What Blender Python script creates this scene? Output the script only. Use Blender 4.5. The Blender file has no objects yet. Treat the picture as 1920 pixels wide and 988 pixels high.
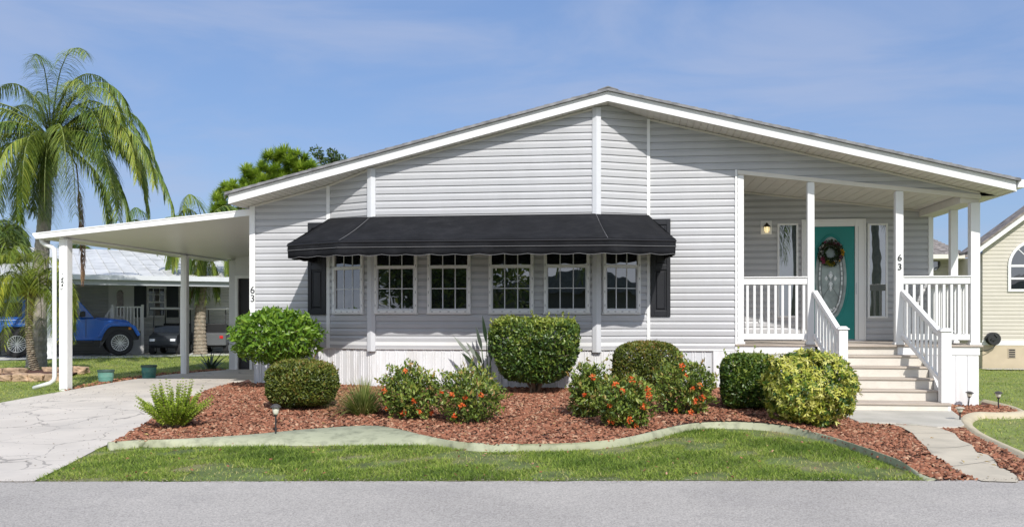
import bpy, bmesh, math, random
import numpy as np
from mathutils import Vector, Matrix
R = math.radians
random.seed(7)
rng = np.random.default_rng(11)
scn = bpy.context.scene
COL = scn.collection

# ---------------------------------------------------------------- camera, sky, sun, exposure
FPX = 1700.0
YAW = math.atan(212 / FPX)
SY, CY = math.sin(YAW), math.cos(YAW)
HC = 1.4
cd = bpy.data.cameras.new('camera')
cam = bpy.data.objects.new('camera', cd)
COL.objects.link(cam)
cam.location = (0, 0, HC)
cam.rotation_euler = (R(90), 0, YAW)
cd.sensor_width = 36
cd.lens = FPX / 1920 * 36
cd.shift_y = 98 / 1920
cd.clip_end = 3000
scn.camera = cam

SUN = Vector((.253, -.6, .5635)).normalized()
SUN_EL = math.asin(SUN.z)
SUN_AZ = math.atan2(SUN.x, SUN.y)
w = bpy.data.worlds.new('World')
scn.world = w
w.use_nodes = True
nt = w.node_tree
for n in list(nt.nodes): nt.nodes.remove(n)
wo = nt.nodes.new('ShaderNodeOutputWorld')
bg = nt.nodes.new('ShaderNodeBackground')
sky = nt.nodes.new('ShaderNodeTexSky')
sky.sky_type = 'NISHITA'
sky.sun_disc = False
sky.sun_elevation = SUN_EL
sky.sun_rotation = SUN_AZ
sky.air_density = 1.0
sky.dust_density = .9
sky.ozone_density = 3.0
bg.inputs[1].default_value = .15
# high haze, thin streaks, and an added bright cloud bank behind the camera to fill the shade: all by sky direction
tc = nt.nodes.new('ShaderNodeTexCoord')
def sky_mix(src, fac, col):
    m = nt.nodes.new('ShaderNodeMix'); m.data_type = 'RGBA'; m.inputs[7].default_value = (*col, 1)
    nt.links.new(src, m.inputs[6])
    if isinstance(fac, float): m.inputs[0].default_value = fac
    else: nt.links.new(fac, m.inputs[0])
    return m.outputs[2]
def sky_noise(scale3, rot, sc, lo, hi, a, b, dist=.5, rough=.55):
    mp = nt.nodes.new('ShaderNodeMapping'); mp.inputs['Scale'].default_value = scale3; mp.inputs['Rotation'].default_value = rot
    nz = nt.nodes.new('ShaderNodeTexNoise'); nz.inputs['Scale'].default_value = sc; nz.inputs['Detail'].default_value = 8
    nz.inputs['Roughness'].default_value = rough; nz.inputs['Distortion'].default_value = dist
    mr = nt.nodes.new('ShaderNodeMapRange'); mr.interpolation_type = 'SMOOTHSTEP'
    for i, v in enumerate((lo, hi, a, b)): mr.inputs[1 + i].default_value = v
    nt.links.new(tc.outputs['Generated'], mp.inputs[0]); nt.links.new(mp.outputs[0], nz.inputs[0]); nt.links.new(nz.outputs[0], mr.inputs[0])
    return mr.outputs[0]
c = sky_mix(sky.outputs[0], .66, (1.15, 1.9, 3.75))
c = sky_mix(c, sky_noise((1.3, 1.3, 5.0), (R(14), R(22), R(10)), 2.3, .40, .72, 0, .55), (2.7, 3.15, 4.35))
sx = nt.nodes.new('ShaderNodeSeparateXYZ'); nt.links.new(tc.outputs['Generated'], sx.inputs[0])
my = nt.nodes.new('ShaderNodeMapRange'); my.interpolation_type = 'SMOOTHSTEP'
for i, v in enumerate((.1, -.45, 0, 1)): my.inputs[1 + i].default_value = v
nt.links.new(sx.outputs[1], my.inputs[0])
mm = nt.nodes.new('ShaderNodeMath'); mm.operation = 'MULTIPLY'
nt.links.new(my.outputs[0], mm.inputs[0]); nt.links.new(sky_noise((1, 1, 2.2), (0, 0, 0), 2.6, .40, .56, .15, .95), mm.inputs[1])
c = sky_mix(c, mm.outputs[0], (6.3, 6.75, 7.6))  # unseen bright cloud bank, added to lift the light on shaded walls
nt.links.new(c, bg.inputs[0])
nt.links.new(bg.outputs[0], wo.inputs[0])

sd = bpy.data.lights.new('sun', 'SUN')
sd.energy = 3.95
sd.angle = R(.5)
sd.color = (1, .962, .905)
so = bpy.data.objects.new('sun', sd)
COL.objects.link(so)
so.location = (5, -12, 20)
so.rotation_euler = SUN.to_track_quat('Z', 'Y').to_euler()
scn.view_settings.view_transform = 'Standard'
scn.view_settings.look = 'None'
scn.view_settings.exposure = 0.16
scn.view_settings.gamma = 1
scn.view_settings.use_curve_mapping = False

# ---------------------------------------------------------------- measuring helpers
def S(a, b, x):
    t = min(1, max(0, (x - a) / (b - a)))
    return t * t * (3 - 2 * t)
def gz(X, Y):
    "ground height: the lot rises a little towards the left and the back"
    return .1 * S(8.6, 14.2, Y) * (1 - S(1.6, 3.2, X))
def at(x, y, Y):
    "point of the house-parallel plane Y seen at photo pixel x, y"
    u = (x - 960) / FPX; t = Y / (CY + u * SY)
    return Vector((t * (-SY + u * CY), Y, HC + t * (592 - y) / FPX))
def cam_pt(x, t, z=0.0):
    "point at camera depth t on the vertical plane through photo column x"
    u = (x - 960) / FPX
    return Vector((t * (-SY + u * CY), t * (CY + u * SY), z))
def on_ground(x, y, hf=gz, add=0.0):
    z = add
    for k in range(8):
        t = (z - HC) / ((592 - y) / FPX)
        p = cam_pt(x, t, z)
        z = hf(p.x, p.y) + add
    return Vector((p.x, p.y, z))

# ---------------------------------------------------------------- materials
MATS = {}
def mat(name, col=(.5, .5, .5), rough=.6, metal=0, var=0.0, scale=3.0, bump=0.0, bscale=40.0, spec=.5,
        stain=None, stain_amt=.0, stain_scale=2.0, dist=.01, detail=6, stretch=None):
    if name in MATS: return MATS[name]
    m = bpy.data.materials.new(name); m.use_nodes = True
    t = m.node_tree; b = t.nodes['Principled BSDF']
    b.inputs['Base Color'].default_value = (*col, 1)
    b.inputs['Roughness'].default_value = rough
    b.inputs['Metallic'].default_value = metal
    b.inputs['Specular IOR Level'].default_value = spec
    geo = t.nodes.new('ShaderNodeNewGeometry')
    src = geo.outputs['Position']
    if stretch:
        mm = t.nodes.new('ShaderNodeMapping'); mm.inputs['Scale'].default_value = stretch
        t.links.new(src, mm.inputs[0]); src = mm.outputs[0]
    last = None
    if var > 0:
        n = t.nodes.new('ShaderNodeTexNoise'); n.inputs['Scale'].default_value = scale
        n.inputs['Detail'].default_value = detail
        t.links.new(src, n.inputs[0])
        mx = t.nodes.new('ShaderNodeMix'); mx.data_type = 'RGBA'
        mx.inputs[6].default_value = (*[max(0, c * (1 - var)) for c in col], 1)
        mx.inputs[7].default_value = (*[min(1, c * (1 + var)) for c in col], 1)
        r = t.nodes.new('ShaderNodeMapRange'); r.inputs[1].default_value = .3; r.inputs[2].default_value = .7
        t.links.new(n.outputs[0], r.inputs[0]); t.links.new(r.outputs[0], mx.inputs[0])
        last = mx.outputs[2]
    if stain:
        n = t.nodes.new('ShaderNodeTexNoise'); n.inputs['Scale'].default_value = stain_scale
        n.inputs['Detail'].default_value = 8; n.inputs['Roughness'].default_value = .65
        t.links.new(src, n.inputs[0])
        r = t.nodes.new('ShaderNodeMapRange'); r.inputs[1].default_value = .48; r.inputs[2].default_value = .72
        r.inputs[4].default_value = stain_amt
        t.links.new(n.outputs[0], r.inputs[0])
        mx = t.nodes.new('ShaderNodeMix'); mx.data_type = 'RGBA'
        mx.inputs[7].default_value = (*stain, 1)
        if last: t.links.new(last, mx.inputs[6])
        else: mx.inputs[6].default_value = (*col, 1)
        t.links.new(r.outputs[0], mx.inputs[0]); last = mx.outputs[2]
    if last: t.links.new(last, b.inputs['Base Color'])
    if bump > 0:
        n = t.nodes.new('ShaderNodeTexNoise'); n.inputs['Scale'].default_value = bscale
        n.inputs['Detail'].default_value = 5
        t.links.new(src, n.inputs[0])
        bp = t.nodes.new('ShaderNodeBump'); bp.inputs['Strength'].default_value = bump
        bp.inputs['Distance'].default_value = dist
        t.links.new(n.outputs[0], bp.inputs['Height']); t.links.new(bp.outputs[0], b.inputs['Normal'])
    MATS[name] = m
    return m
def ramp_mat(name, cols, rough=.6, spec=.3, trans=0.0):
    "colour picked per leaf / chip from the point attribute rnd"
    m = bpy.data.materials.new(name); m.use_nodes = True
    t = m.node_tree; b = t.nodes['Principled BSDF']
    at_ = t.nodes.new('ShaderNodeAttribute'); at_.attribute_name = 'rnd'
    rp = t.nodes.new('ShaderNodeValToRGB')
    while len(rp.color_ramp.elements) < len(cols): rp.color_ramp.elements.new(.5)
    for i, c in enumerate(cols):
        rp.color_ramp.elements[i].position = i / (len(cols) - 1)
        rp.color_ramp.elements[i].color = (*c, 1)
    t.links.new(at_.outputs['Fac'], rp.inputs[0])
    t.links.new(rp.outputs[0], b.inputs['Base Color'])
    b.inputs['Roughness'].default_value = rough
    b.inputs['Specular IOR Level'].default_value = spec
    if trans > 0:
        tr = t.nodes.new('ShaderNodeBsdfTranslucent'); mxs = t.nodes.new('ShaderNodeMixShader')
        mxs.inputs[0].default_value = trans
        t.links.new(rp.outputs[0], tr.inputs[0])
        t.links.new(b.outputs[0], mxs.inputs[1]); t.links.new(tr.outputs[0], mxs.inputs[2])
        t.links.new(mxs.outputs[0], t.nodes['Material Output'].inputs[0])
    MATS[name] = m
    return m
def glass_mat(name, col=(.012, .014, .015), ior=2.5, rough=.01, wav=.008):
    m = bpy.data.materials.new(name); m.use_nodes = True
    t = m.node_tree; b = t.nodes['Principled BSDF']
    b.inputs['Base Color'].default_value = (*col, 1)
    b.inputs['Roughness'].default_value = rough
    b.inputs['IOR'].default_value = ior
    n = t.nodes.new('ShaderNodeTexNoise'); n.inputs['Scale'].default_value = 1.6
    g = t.nodes.new('ShaderNodeNewGeometry'); t.links.new(g.outputs['Position'], n.inputs[0])
    bp = t.nodes.new('ShaderNodeBump'); bp.inputs['Strength'].default_value = .25; bp.inputs['Distance'].default_value = wav
    t.links.new(n.outputs[0], bp.inputs['Height']); t.links.new(bp.outputs[0], b.inputs['Normal'])
    MATS[name] = m
    return m

WHITE = mat('white_paint', (.78, .78, .77), .45, var=.03, scale=1.3, stain=(.55, .52, .45), stain_amt=.10, stain_scale=3)
VINYL = mat('grey_vinyl', (.468, .47, .482), .5, var=.04, scale=.9, stain=(.37, .37, .37), stain_amt=.2, stain_scale=1.2, bump=.5, bscale=2.2, dist=.012, stretch=(2.2, 2.2, .8))
SKIRT = mat('white_skirting', (.74, .74, .75), .5, var=.03, scale=2, stain=(.46, .42, .35), stain_amt=.4, stain_scale=1.6, stretch=(3, 3, .7), bump=.4, bscale=3, dist=.01)
SOFFIT = mat('soffit_vinyl', (.66, .63, .57), .6, var=.04, scale=5)
SHINGLE = mat('roof_shingle', (.21, .21, .215), .9, var=.35, scale=9, bump=.5, bscale=120, dist=.006)
GREYTRIM = mat('grey_trim', (.60, .61, .63), .5, var=.03)
BLACKP = mat('black_shutter', (.010, .0105, .014), .45, bump=.1, bscale=80, var=.2)
CANVAS = mat('black_canvas', (.010, .0105, .013), .9, var=.25, scale=2.2, bump=.35, bscale=9, dist=.02, stain=(.035, .035, .038), stain_amt=.35, stain_scale=5, spec=.2)
PIPING = mat('grey_piping', (.15, .15, .155), .7)
TEAL = mat('teal_door_paint', (.004, .215, .195), .45, var=.05, bump=.05, bscale=60)
GLASS = glass_mat('window_glass')
DARKIN = mat('dark_recess', (.02, .02, .022), .9)
NUMB = mat('black_numeral', (.01, .01, .012), .4)
WOODST = mat('bleached_deck_boards', (.46, .40, .34), .75, var=.2, scale=6, stain=(.24, .18, .14), stain_amt=.6, stain_scale=5, bump=.25, bscale=50, stretch=(.15, 1, 1))
RISER = mat('riser_paint', (.64, .60, .53), .6, var=.06, scale=3, stain=(.42, .38, .32), stain_amt=.25, stain_scale=7)
DARKMET = mat('dark_metal', (.03, .03, .033), .4, metal=.6)
CONC = mat('pale_concrete', (.47, .44, .38), .85, var=.12, scale=2.5, stain=(.33, .33, .26), stain_amt=.4, stain_scale=3, bump=.3, bscale=60, dist=.004)

# ---------------------------------------------------------------- mesh helpers
def tag(o, label=None, cat=None, group=None, kind=None):
    if label: o['label'] = label
    if cat: o['category'] = cat
    if group: o['group'] = group
    if kind: o['kind'] = kind
    return o
def empty(name, loc=(0, 0, 0), rz=0.0, label=None, cat=None, group=None):
    o = bpy.data.objects.new(name, None); COL.objects.link(o)
    o.location = loc; o.rotation_euler = (0, 0, rz); o.empty_display_size = .2
    return tag(o, label, cat, group)
class MB:
    def __init__(s): s.v = []; s.f = []
    def add(s, vs, fs):
        n = len(s.v); s.v += [tuple(v) for v in vs]; s.f += [tuple(i + n for i in f) for f in fs]; return s
    def box(s, x0, x1, y0, y1, z0, z1, M=None):
        vs = [Vector((x, y, z)) for z in (z0, z1) for y in (y0, y1) for x in (x0, x1)]
        if M: vs = [M @ v for v in vs]
        return s.add(vs, [(0, 2, 3, 1), (4, 5, 7, 6), (0, 1, 5, 4), (2, 6, 7, 3), (0, 4, 6, 2), (1, 3, 7, 5)])
    def bar(s, a, b, w, h, up=(0, 0, 1)):
        a, b = Vector(a), Vector(b); d = (b - a).normalized(); u = Vector(up)
        r = d.cross(u).normalized(); u = r.cross(d).normalized()
        vs = [p + r * (w / 2) * i + u * (h / 2) * j for p in (a, b) for i, j in ((-1, -1), (1, -1), (1, 1), (-1, 1))]
        return s.add(vs, [(0, 1, 2, 3), (7, 6, 5, 4), (0, 4, 5, 1), (1, 5, 6, 2), (2, 6, 7, 3), (3, 7, 4, 0)])
    def tube(s, pts, rad, n=10, cap=True):
        pts = [Vector(p) for p in pts]
        if not hasattr(rad, '__len__'): rad = [rad] * len(pts)
        base = len(s.v); prev = None
        for i, p in enumerate(pts):
            d = (pts[min(i + 1, len(pts) - 1)] - pts[max(i - 1, 0)]).normalized()
            if prev is None:
                a = Vector((1, 0, 0)) if abs(d.x) < .8 else Vector((0, 1, 0))
                prev = (a - d * a.dot(d)).normalized()
            else:
                prev = (prev - d * prev.dot(d)).normalized()
            q = d.cross(prev)
            for k in range(n):
                an = 2 * math.pi * k / n
                s.v.append(tuple(p + (prev * math.cos(an) + q * math.sin(an)) * rad[i]))
        for i in range(len(pts) - 1):
            for k in range(n):
                a = base + i * n + k; b = base + i * n + (k + 1) % n
                s.f.append((a, b, b + n, a + n))
        if cap:
            s.f.append(tuple(base + k for k in range(n))[::-1])
            s.f.append(tuple(base + (len(pts) - 1) * n + k for k in range(n)))
        return s
    def lathe(s, prof, n=24, M=None, off=(0, 0, 0)):
        "prof: list of (r, z)"
        base = len(s.v); off = Vector(off)
        for r, z in prof:
            for k in range(n):
                v = Vector((r * math.cos(2 * math.pi * k / n), r * math.sin(2 * math.pi * k / n), z))
                s.v.append(tuple((M @ v if M else v) + off))
        for i in range(len(prof) - 1):
            for k in range(n):
                a = base + i * n + k; b = base + i * n + (k + 1) % n
                s.f.append((a, b, b + n, a + n))
        s.f.append(tuple(base + k for k in range(n))[::-1])
        s.f.append(tuple(base + (len(prof) - 1) * n + k for k in range(n)))
        return s
    def prism(s, poly, a, b, f):
        "poly: 2-D points, f(u, v, w) -> point; extruded from w=a to w=b"
        n = len(poly)
        vs = [f(u, v, w) for w in (a, b) for u, v in poly]
        return s.add(vs, [tuple(range(n))[::-1], tuple(range(n, 2 * n))] + [(i, (i + 1) % n, (i + 1) % n + n, i + n) for i in range(n)])
    def build(s, name, m, parent=None, bevel=0, smooth=False, seg=2, fix=True):
        me = bpy.data.meshes.new(name); me.from_pydata(s.v, [], s.f)
        if fix:
            bm = bmesh.new(); bm.from_mesh(me); bmesh.ops.recalc_face_normals(bm, faces=bm.faces); bm.to_mesh(me); bm.free()
        me.materials.append(m)
        o = bpy.data.objects.new(name, me); COL.objects.link(o)
        if parent: o.parent = parent
        if smooth:
            me.polygons.foreach_set('use_smooth', [True] * len(me.polygons))
        if bevel:
            b = o.modifiers.new('bevel', 'BEVEL'); b.width = bevel; b.segments = seg; b.limit_method = 'ANGLE'
        return o
def np_mesh(name, V, F, m, parent=None, rnd=None, smooth=False):
    "V (n,3), F (k,q) arrays -> one mesh object, optional per-point rnd attribute"
    V = np.asarray(V, dtype=np.float32); F = np.asarray(F, dtype=np.int32)
    me = bpy.data.meshes.new(name)
    me.vertices.add(len(V)); me.vertices.foreach_set('co', V.ravel())
    q = F.shape[1]
    me.loops.add(F.size); me.loops.foreach_set('vertex_index', F.ravel())
    me.polygons.add(len(F))
    me.polygons.foreach_set('loop_start', np.arange(0, F.size, q, dtype=np.int32))
    me.polygons.foreach_set('loop_total', np.full(len(F), q, dtype=np.int32))
    if smooth: me.polygons.foreach_set('use_smooth', np.ones(len(F), dtype=bool))
    if rnd is not None:
        a = me.attributes.new('rnd', 'FLOAT', 'POINT'); a.data.foreach_set('value', np.asarray(rnd, dtype=np.float32))
    me.update(calc_edges=True); me.validate()
    me.materials.append(m)
    o = bpy.data.objects.new(name, me); COL.objects.link(o)
    if parent: o.parent = parent
    return o
def unit(a): return a / np.maximum(np.linalg.norm(a, axis=1, keepdims=True), 1e-6)
def leaf_geo(P, D, N, L, W, fold=.15, c=.45):
    "one kite-shaped folded leaf (two quads) per row"
    n = len(P); D = unit(D); Sd = unit(np.cross(D, N)); N2 = np.cross(Sd, D)
    L = np.broadcast_to(np.asarray(L, float).reshape(-1, 1), (n, 1)); W = np.broadcast_to(np.asarray(W, float).reshape(-1, 1), (n, 1))
    mid = P + D * L * c
    a = mid + Sd * W * .5 + N2 * W * fold; b = mid - Sd * W * .5 + N2 * W * fold
    tip = P + D * L - N2 * L * .08
    V = np.stack([P, a, tip, b], 1).reshape(-1, 3)
    i = np.arange(n)[:, None] * 4
    F = np.concatenate([i + np.array([[0, 1, 2]]), i + np.array([[0, 2, 3]])], 0)
    return V, F
def strip_geo(P, D, L, W, droop, nseg=4, up=None, taper=.9, wide=None):
    "long strap leaves that bend down; P, D (n,3)"
    n = len(P); D = unit(D)
    if up is None: up = np.tile([0, 0, 1.], (n, 1))
    Sd = unit(np.cross(D, up) + 1e-4)
    L = np.broadcast_to(np.asarray(L, float).reshape(-1, 1), (n, 1)); W = np.broadcast_to(np.asarray(W, float).reshape(-1, 1), (n, 1))
    droop = np.broadcast_to(np.asarray(droop, float).reshape(-1, 1), (n, 1))
    rows = []
    pos = P.copy(); d = D.copy()
    for k in range(nseg + 1):
        f = k / nseg
        ww = W * (1 - taper * f ** 2) if wide is None else W * wide[k]
        rows.append(pos + Sd * ww * .5); rows.append(pos - Sd * ww * .5)
        d = unit(d + np.array([[0, 0, -1.]]) * droop / nseg)
        pos = pos + d * L / nseg
    V = np.stack(rows, 1).reshape(-1, 3)
    m = 2 * (nseg + 1)
    i = np.arange(n)[:, None] * m
    F = np.concatenate([i + np.array([[2 * k, 2 * k + 1, 2 * k + 3, 2 * k + 2]]) for k in range(nseg)], 0)
    return V, F, m
from mathutils.geometry import delaunay_2d_cdt
# ---------------------------------------------------------------- ground, road, driveway, beds
def in_poly(px, py, poly):
    c = np.zeros(len(px), bool); n = len(poly)
    for i in range(n):
        x1, y1 = poly[i][:2]; x2, y2 = poly[(i + 1) % n][:2]
        k = ((y1 > py) != (y2 > py)) & (px < (x2 - x1) * (py - y1) / (y2 - y1 + 1e-12) + x1)
        c ^= k
    return c
def smooth_line(pts, n=8):
    "Catmull-Rom through 2-D points"
    pts = [Vector(p[:2]) for p in pts]; out = []
    for i in range(len(pts) - 1):
        p0 = pts[max(i - 1, 0)]; p1 = pts[i]; p2 = pts[i + 1]; p3 = pts[min(i + 2, len(pts) - 1)]
        for k in range(n):
            t = k / n
            out.append(.5 * ((2 * p1) + (p2 - p0) * t + (2 * p0 - 5 * p1 + 4 * p2 - p3) * t * t + (3 * p1 - p0 - 3 * p2 + p3) * t ** 3))
    out.append(pts[-1]); return out
def sheet(name, poly, m, hf, lift=0.0, step=.35, parent=None, kind='structure', edge=0.0, only=None):
    "polygon cut into cells and laid over the height function"
    P = [Vector((float(p[0]), float(p[1]))) for p in poly]; n = len(P)
    xs = [p.x for p in P]; ys = [p.y for p in P]
    gx_, gy_ = np.meshgrid(np.arange(min(xs) + step * .5, max(xs), step), np.arange(min(ys) + step * .5, max(ys), step))
    gx_ = gx_.ravel(); gy_ = gy_.ravel(); k = in_poly(gx_, gy_, [tuple(p) for p in P])
    allp = P + [Vector((float(a), float(b))) for a, b in zip(gx_[k], gy_[k])]
    vo, eo, fo = delaunay_2d_cdt(allp, [(i, (i + 1) % n) for i in range(n)], [], 1, 1e-5)[:3]
    cx_ = np.array([sum(vo[i].x for i in f) / len(f) for f in fo]); cy_ = np.array([sum(vo[i].y for i in f) / len(f) for f in fo])
    ok = in_poly(cx_, cy_, [tuple(p) for p in P])
    bm = bmesh.new(); bv = [bm.verts.new((v.x, v.y, hf(v.x, v.y) + lift)) for v in vo]
    for f, q in zip(fo, ok):
        if q:
            fc = bm.faces.new([bv[i] for i in f]); fc.smooth = True
            fc.normal_update()
            if fc.normal.z < 0: fc.normal_flip()
    me = bpy.data.meshes.new(name); bm.to_mesh(me); bm.free(); me.materials.append(m)
    o = bpy.data.objects.new(name, me); COL.objects.link(o)
    if parent: o.parent = parent
    if kind: o['kind'] = kind
    return o
G = lambda x, y, add=0.0: on_ground(x, y, gz, add)

def asphalt():
    m = mat('asphalt', (.375, .347, .315), .9, var=.13, scale=.5, bump=.5, bscale=220, dist=.006, stain=(.27, .25, .235), stain_amt=.5, stain_scale=.8)
    t = m.node_tree; b = t.nodes['Principled BSDF']
    src = b.inputs['Base Color'].links[0].from_socket
    g = t.nodes.new('ShaderNodeNewGeometry')
    v = t.nodes.new('ShaderNodeTexVoronoi'); v.inputs['Scale'].default_value = 105
    t.links.new(g.outputs['Position'], v.inputs['Vector'])
    mr = t.nodes.new('ShaderNodeMapRange'); mr.inputs[1].default_value = 0; mr.inputs[2].default_value = 1
    mr.inputs[3].default_value = .68; mr.inputs[4].default_value = 1.42
    t.links.new(v.outputs['Color'], mr.inputs[0])
    mu = t.nodes.new('ShaderNodeMix'); mu.data_type = 'RGBA'; mu.blend_type = 'MULTIPLY'; mu.inputs[0].default_value = 1
    t.links.new(src, mu.inputs[6]); t.links.new(mr.outputs[0], mu.inputs[7])
    t.links.new(mu.outputs[2], b.inputs['Base Color'])
    return m
def cracked_concrete():
    m = mat('stamped_concrete', (.60, .545, .475), .8, var=.10, scale=1.2, stain=(.43, .40, .36), stain_amt=.6, stain_scale=.9, bump=.25, bscale=60, dist=.004)
    t = m.node_tree; b = t.nodes['Principled BSDF']
    src = b.inputs['Base Color'].links[0].from_socket
    g = t.nodes.new('ShaderNodeNewGeometry')
    mp = t.nodes.new('ShaderNodeMapping'); mp.inputs['Scale'].default_value = (1, .8, 0)
    n = t.nodes.new('ShaderNodeTexNoise'); n.inputs['Scale'].default_value = 2.2; n.inputs['Detail'].default_value = 4
    t.links.new(g.outputs['Position'], mp.inputs[0]); t.links.new(mp.outputs[0], n.inputs[0])
    ad = t.nodes.new('ShaderNodeMix'); ad.data_type = 'RGBA'; ad.blend_type = 'LINEAR_LIGHT'; ad.inputs[0].default_value = .16
    t.links.new(mp.outputs[0], ad.inputs[6]); t.links.new(n.outputs['Color'], ad.inputs[7])
    v = t.nodes.new('ShaderNodeTexVoronoi'); v.feature = 'DISTANCE_TO_EDGE'; v.inputs['Scale'].default_value = 1.45
    t.links.new(ad.outputs[2], v.inputs['Vector'])
    n2 = t.nodes.new('ShaderNodeTexNoise'); n2.inputs['Scale'].default_value = 1.3
    t.links.new(g.outputs['Position'], n2.inputs[0])
    wd = t.nodes.new('ShaderNodeMapRange'); wd.inputs[1].default_value = .42; wd.inputs[2].default_value = .66
    wd.inputs[3].default_value = .003; wd.inputs[4].default_value = .02
    t.links.new(n2.outputs[0], wd.inputs[0])
    ls = t.nodes.new('ShaderNodeMath'); ls.operation = 'LESS_THAN'
    t.links.new(v.outputs[0], ls.inputs[0]); t.links.new(wd.outputs[0], ls.inputs[1])
    am = t.nodes.new('ShaderNodeMath'); am.operation = 'MULTIPLY'; am.inputs[1].default_value = .62
    t.links.new(ls.outputs[0], am.inputs[0])
    mx = t.nodes.new('ShaderNodeMix'); mx.data_type = 'RGBA'; mx.inputs[7].default_value = (.20, .18, .16, 1)
    t.links.new(am.outputs[0], mx.inputs[0]); t.links.new(src, mx.inputs[6])
    t.links.new(mx.outputs[2], b.inputs['Base Color'])
    return m
LAWN = mat('lawn_soil', (.11, .15, .04), .95, var=.35, scale=3, stain=(.30, .24, .13), stain_amt=.85, stain_scale=1.3, bump=.6, bscale=90, dist=.02)
LAWN2 = mat('far_lawn', (.20, .25, .06), .95, var=.3, scale=5, stain=(.20, .18, .08), stain_amt=.6, stain_scale=.5, bump=.6, bscale=60, dist=.03)
MULCHB = mat('mulch_base', (.10, .042, .03), .95, var=.5, scale=22, bump=1, bscale=45, dist=.03)
CURBM = mat('painted_green_curb', (.375, .385, .26), .75, var=.07, scale=3, stain=(.17, .18, .12), stain_amt=.9, stain_scale=7, bump=.25, bscale=40, dist=.006)
CURBR = mat('buff_curb', (.50, .43, .30), .8, var=.08, scale=3, stain=(.38, .33, .24), stain_amt=.5, stain_scale=5, bump=.25, bscale=40, dist=.006)
ASPH = asphalt(); DRIVE = cracked_concrete()

# base ground to the horizon
FAR = 900
def base_sheet():
    mb = MB(); xs = [-FAR, -60, -40] + [x * .8 for x in range(-37, 38)] + [40, 60, FAR]; ys = [-FAR, -60] + [y * .8 for y in range(-10, 60)] + [80, 200, FAR]
    for y in ys:
        for x in xs: mb.v.append((x, y, gz(x, y) - .012))
    nx = len(xs)
    for j in range(len(ys) - 1):
        for i in range(nx - 1): mb.f.append((j * nx + i, j * nx + i + 1, (j + 1) * nx + i + 1, (j + 1) * nx + i))
    o = mb.build('ground', LAWN2, smooth=True); o['kind'] = 'structure'; return o
base_sheet()

# road: its far edge as in the photo, its near side well behind the camera
e0 = G(0, 903); e1 = G(960, 904); e2 = G(1920, 901)
edge_dir = Vector((e2.x - e0.x, e2.y - e0.y)).normalized()
rl = Vector((e0.x, e0.y)) - edge_dir * 60; rr = Vector((e2.x, e2.y)) + edge_dir * 60
perp = Vector((edge_dir.y, -edge_dir.x))
mb = MB()
base_e = Vector((e0.x, e0.y)); pts = [rl]
for k in range(-60, 420):
    q = base_e + edge_dir * k * .04
    pts.append(q - perp * (.012 * math.sin(k * .31) + .01 * math.sin(k * .093 + 1) + random.uniform(-.008, .008)))
pts.append(rr); NP = len(pts)
mb.v = [(p.x, p.y, .004) for p in pts] + [(p.x + perp.x * 9, p.y + perp.y * 9, .004) for p in pts]
mb.f = [(i, i + NP, i + NP + 1, i + 1) for i in range(NP - 1)]
mb.build('road', ASPH)['kind'] = 'structure'
def road_y(x):
    return e0.y + (x - e0.x) * edge_dir.y / edge_dir.x

# driveway
dl = [G(*p) for p in ((424, 694), (312, 703), (234, 714), (175, 724), (125, 733), (75, 742), (0, 756))]
dr = [G(*p) for p in ((185, 842), (120, 876), (62, 904))]
drive_poly = [Vector((-12.6, road_y(-12.6) - .05))] + [Vector((-11.6, dl[-1].y - .5))] + [Vector(p[:2]) for p in dl[::-1]] + [Vector((-9.6, 21.0)), Vector((-6.22, 21.0)), Vector((-6.22, 14.6)), G(465, 727).xy, G(386, 751).xy, G(300, 790).xy, G(205, 833).xy]
drive_poly += [p.xy for p in dr]
DPOLY = [(p.x, p.y) for p in drive_poly]
sheet('driveway', DPOLY, DRIVE, gz, .010, .5)

# garden bed front curb
cin = [(205, 829), (260, 824.5), (330, 822), (450, 815), (560, 805), (640, 799), (700, 797), (745, 803), (800, 816), (860, 827), (930, 831), (1000, 831), (1080, 829), (1150, 823), (1200, 813), (1250, 801), (1300, 793), (1360, 790), (1420, 792), (1480, 799), (1540, 813), (1600, 831), (1660, 852), (1720, 876), (1754, 897)]
cout = [(200, 839), (260, 839), (330, 839), (450, 837), (560, 836), (640, 836), (700, 835), (750, 835), (806, 836), (862, 843), (930, 846), (1000, 847), (1080, 845), (1150, 839), (1210, 829), (1262, 815), (1310, 805), (1362, 802), (1418, 804), (1476, 811), (1534, 824), (1592, 843), (1650, 864), (1704, 886), (1738, 902)]
CT = .085
def curbz(x, y): return gz(x, y) + CT * (.12 + .88 * S(.0, .7, y - road_y(x)))
ci = smooth_line([on_ground(x, y, curbz) for x, y in cin], 6)
co = smooth_line([on_ground(x, y, gz, .0) for x, y in cout], 6)
def curb(name, inner, outer, m, top=CT, deep=.12):
    mb = MB(); n = len(inner)
    prof = [(-.06, -.05), (0.0, .92), (.10, 1.0), (.45, .93), (.70, .72), (.90, .36), (1.0, -.2)]
    k = len(prof)
    for i in range(n):
        a, b = inner[i], outer[i]; g0 = gz(a.x, a.y)
        wdt = (b - a).length
        for u, h in prof:
            if u < 0 or (0 < u < .2): q = a + (b - a).normalized() * (u if u < 0 else .015)
            else: q = a + (b - a) * u
            mb.v.append((q.x, q.y, gz(q.x, q.y) + top * h * (.12 + .88 * S(.0, .7, q.y - road_y(q.x)))))
    for i in range(n - 1):
        for j in range(k - 1):
            a = i * k + j; mb.f.append((a, a + k, a + k + 1, a + 1))
    mb.f.append(tuple(range(k))); mb.f.append(tuple(range((n - 1) * k, n * k)))
    o = mb.build(name, m, smooth=False, bevel=0)
    o['kind'] = 'structure'
    for p in o.data.polygons: p.use_smooth = True
    return o
curb('garden_curb', ci, co, CURBM)

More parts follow.
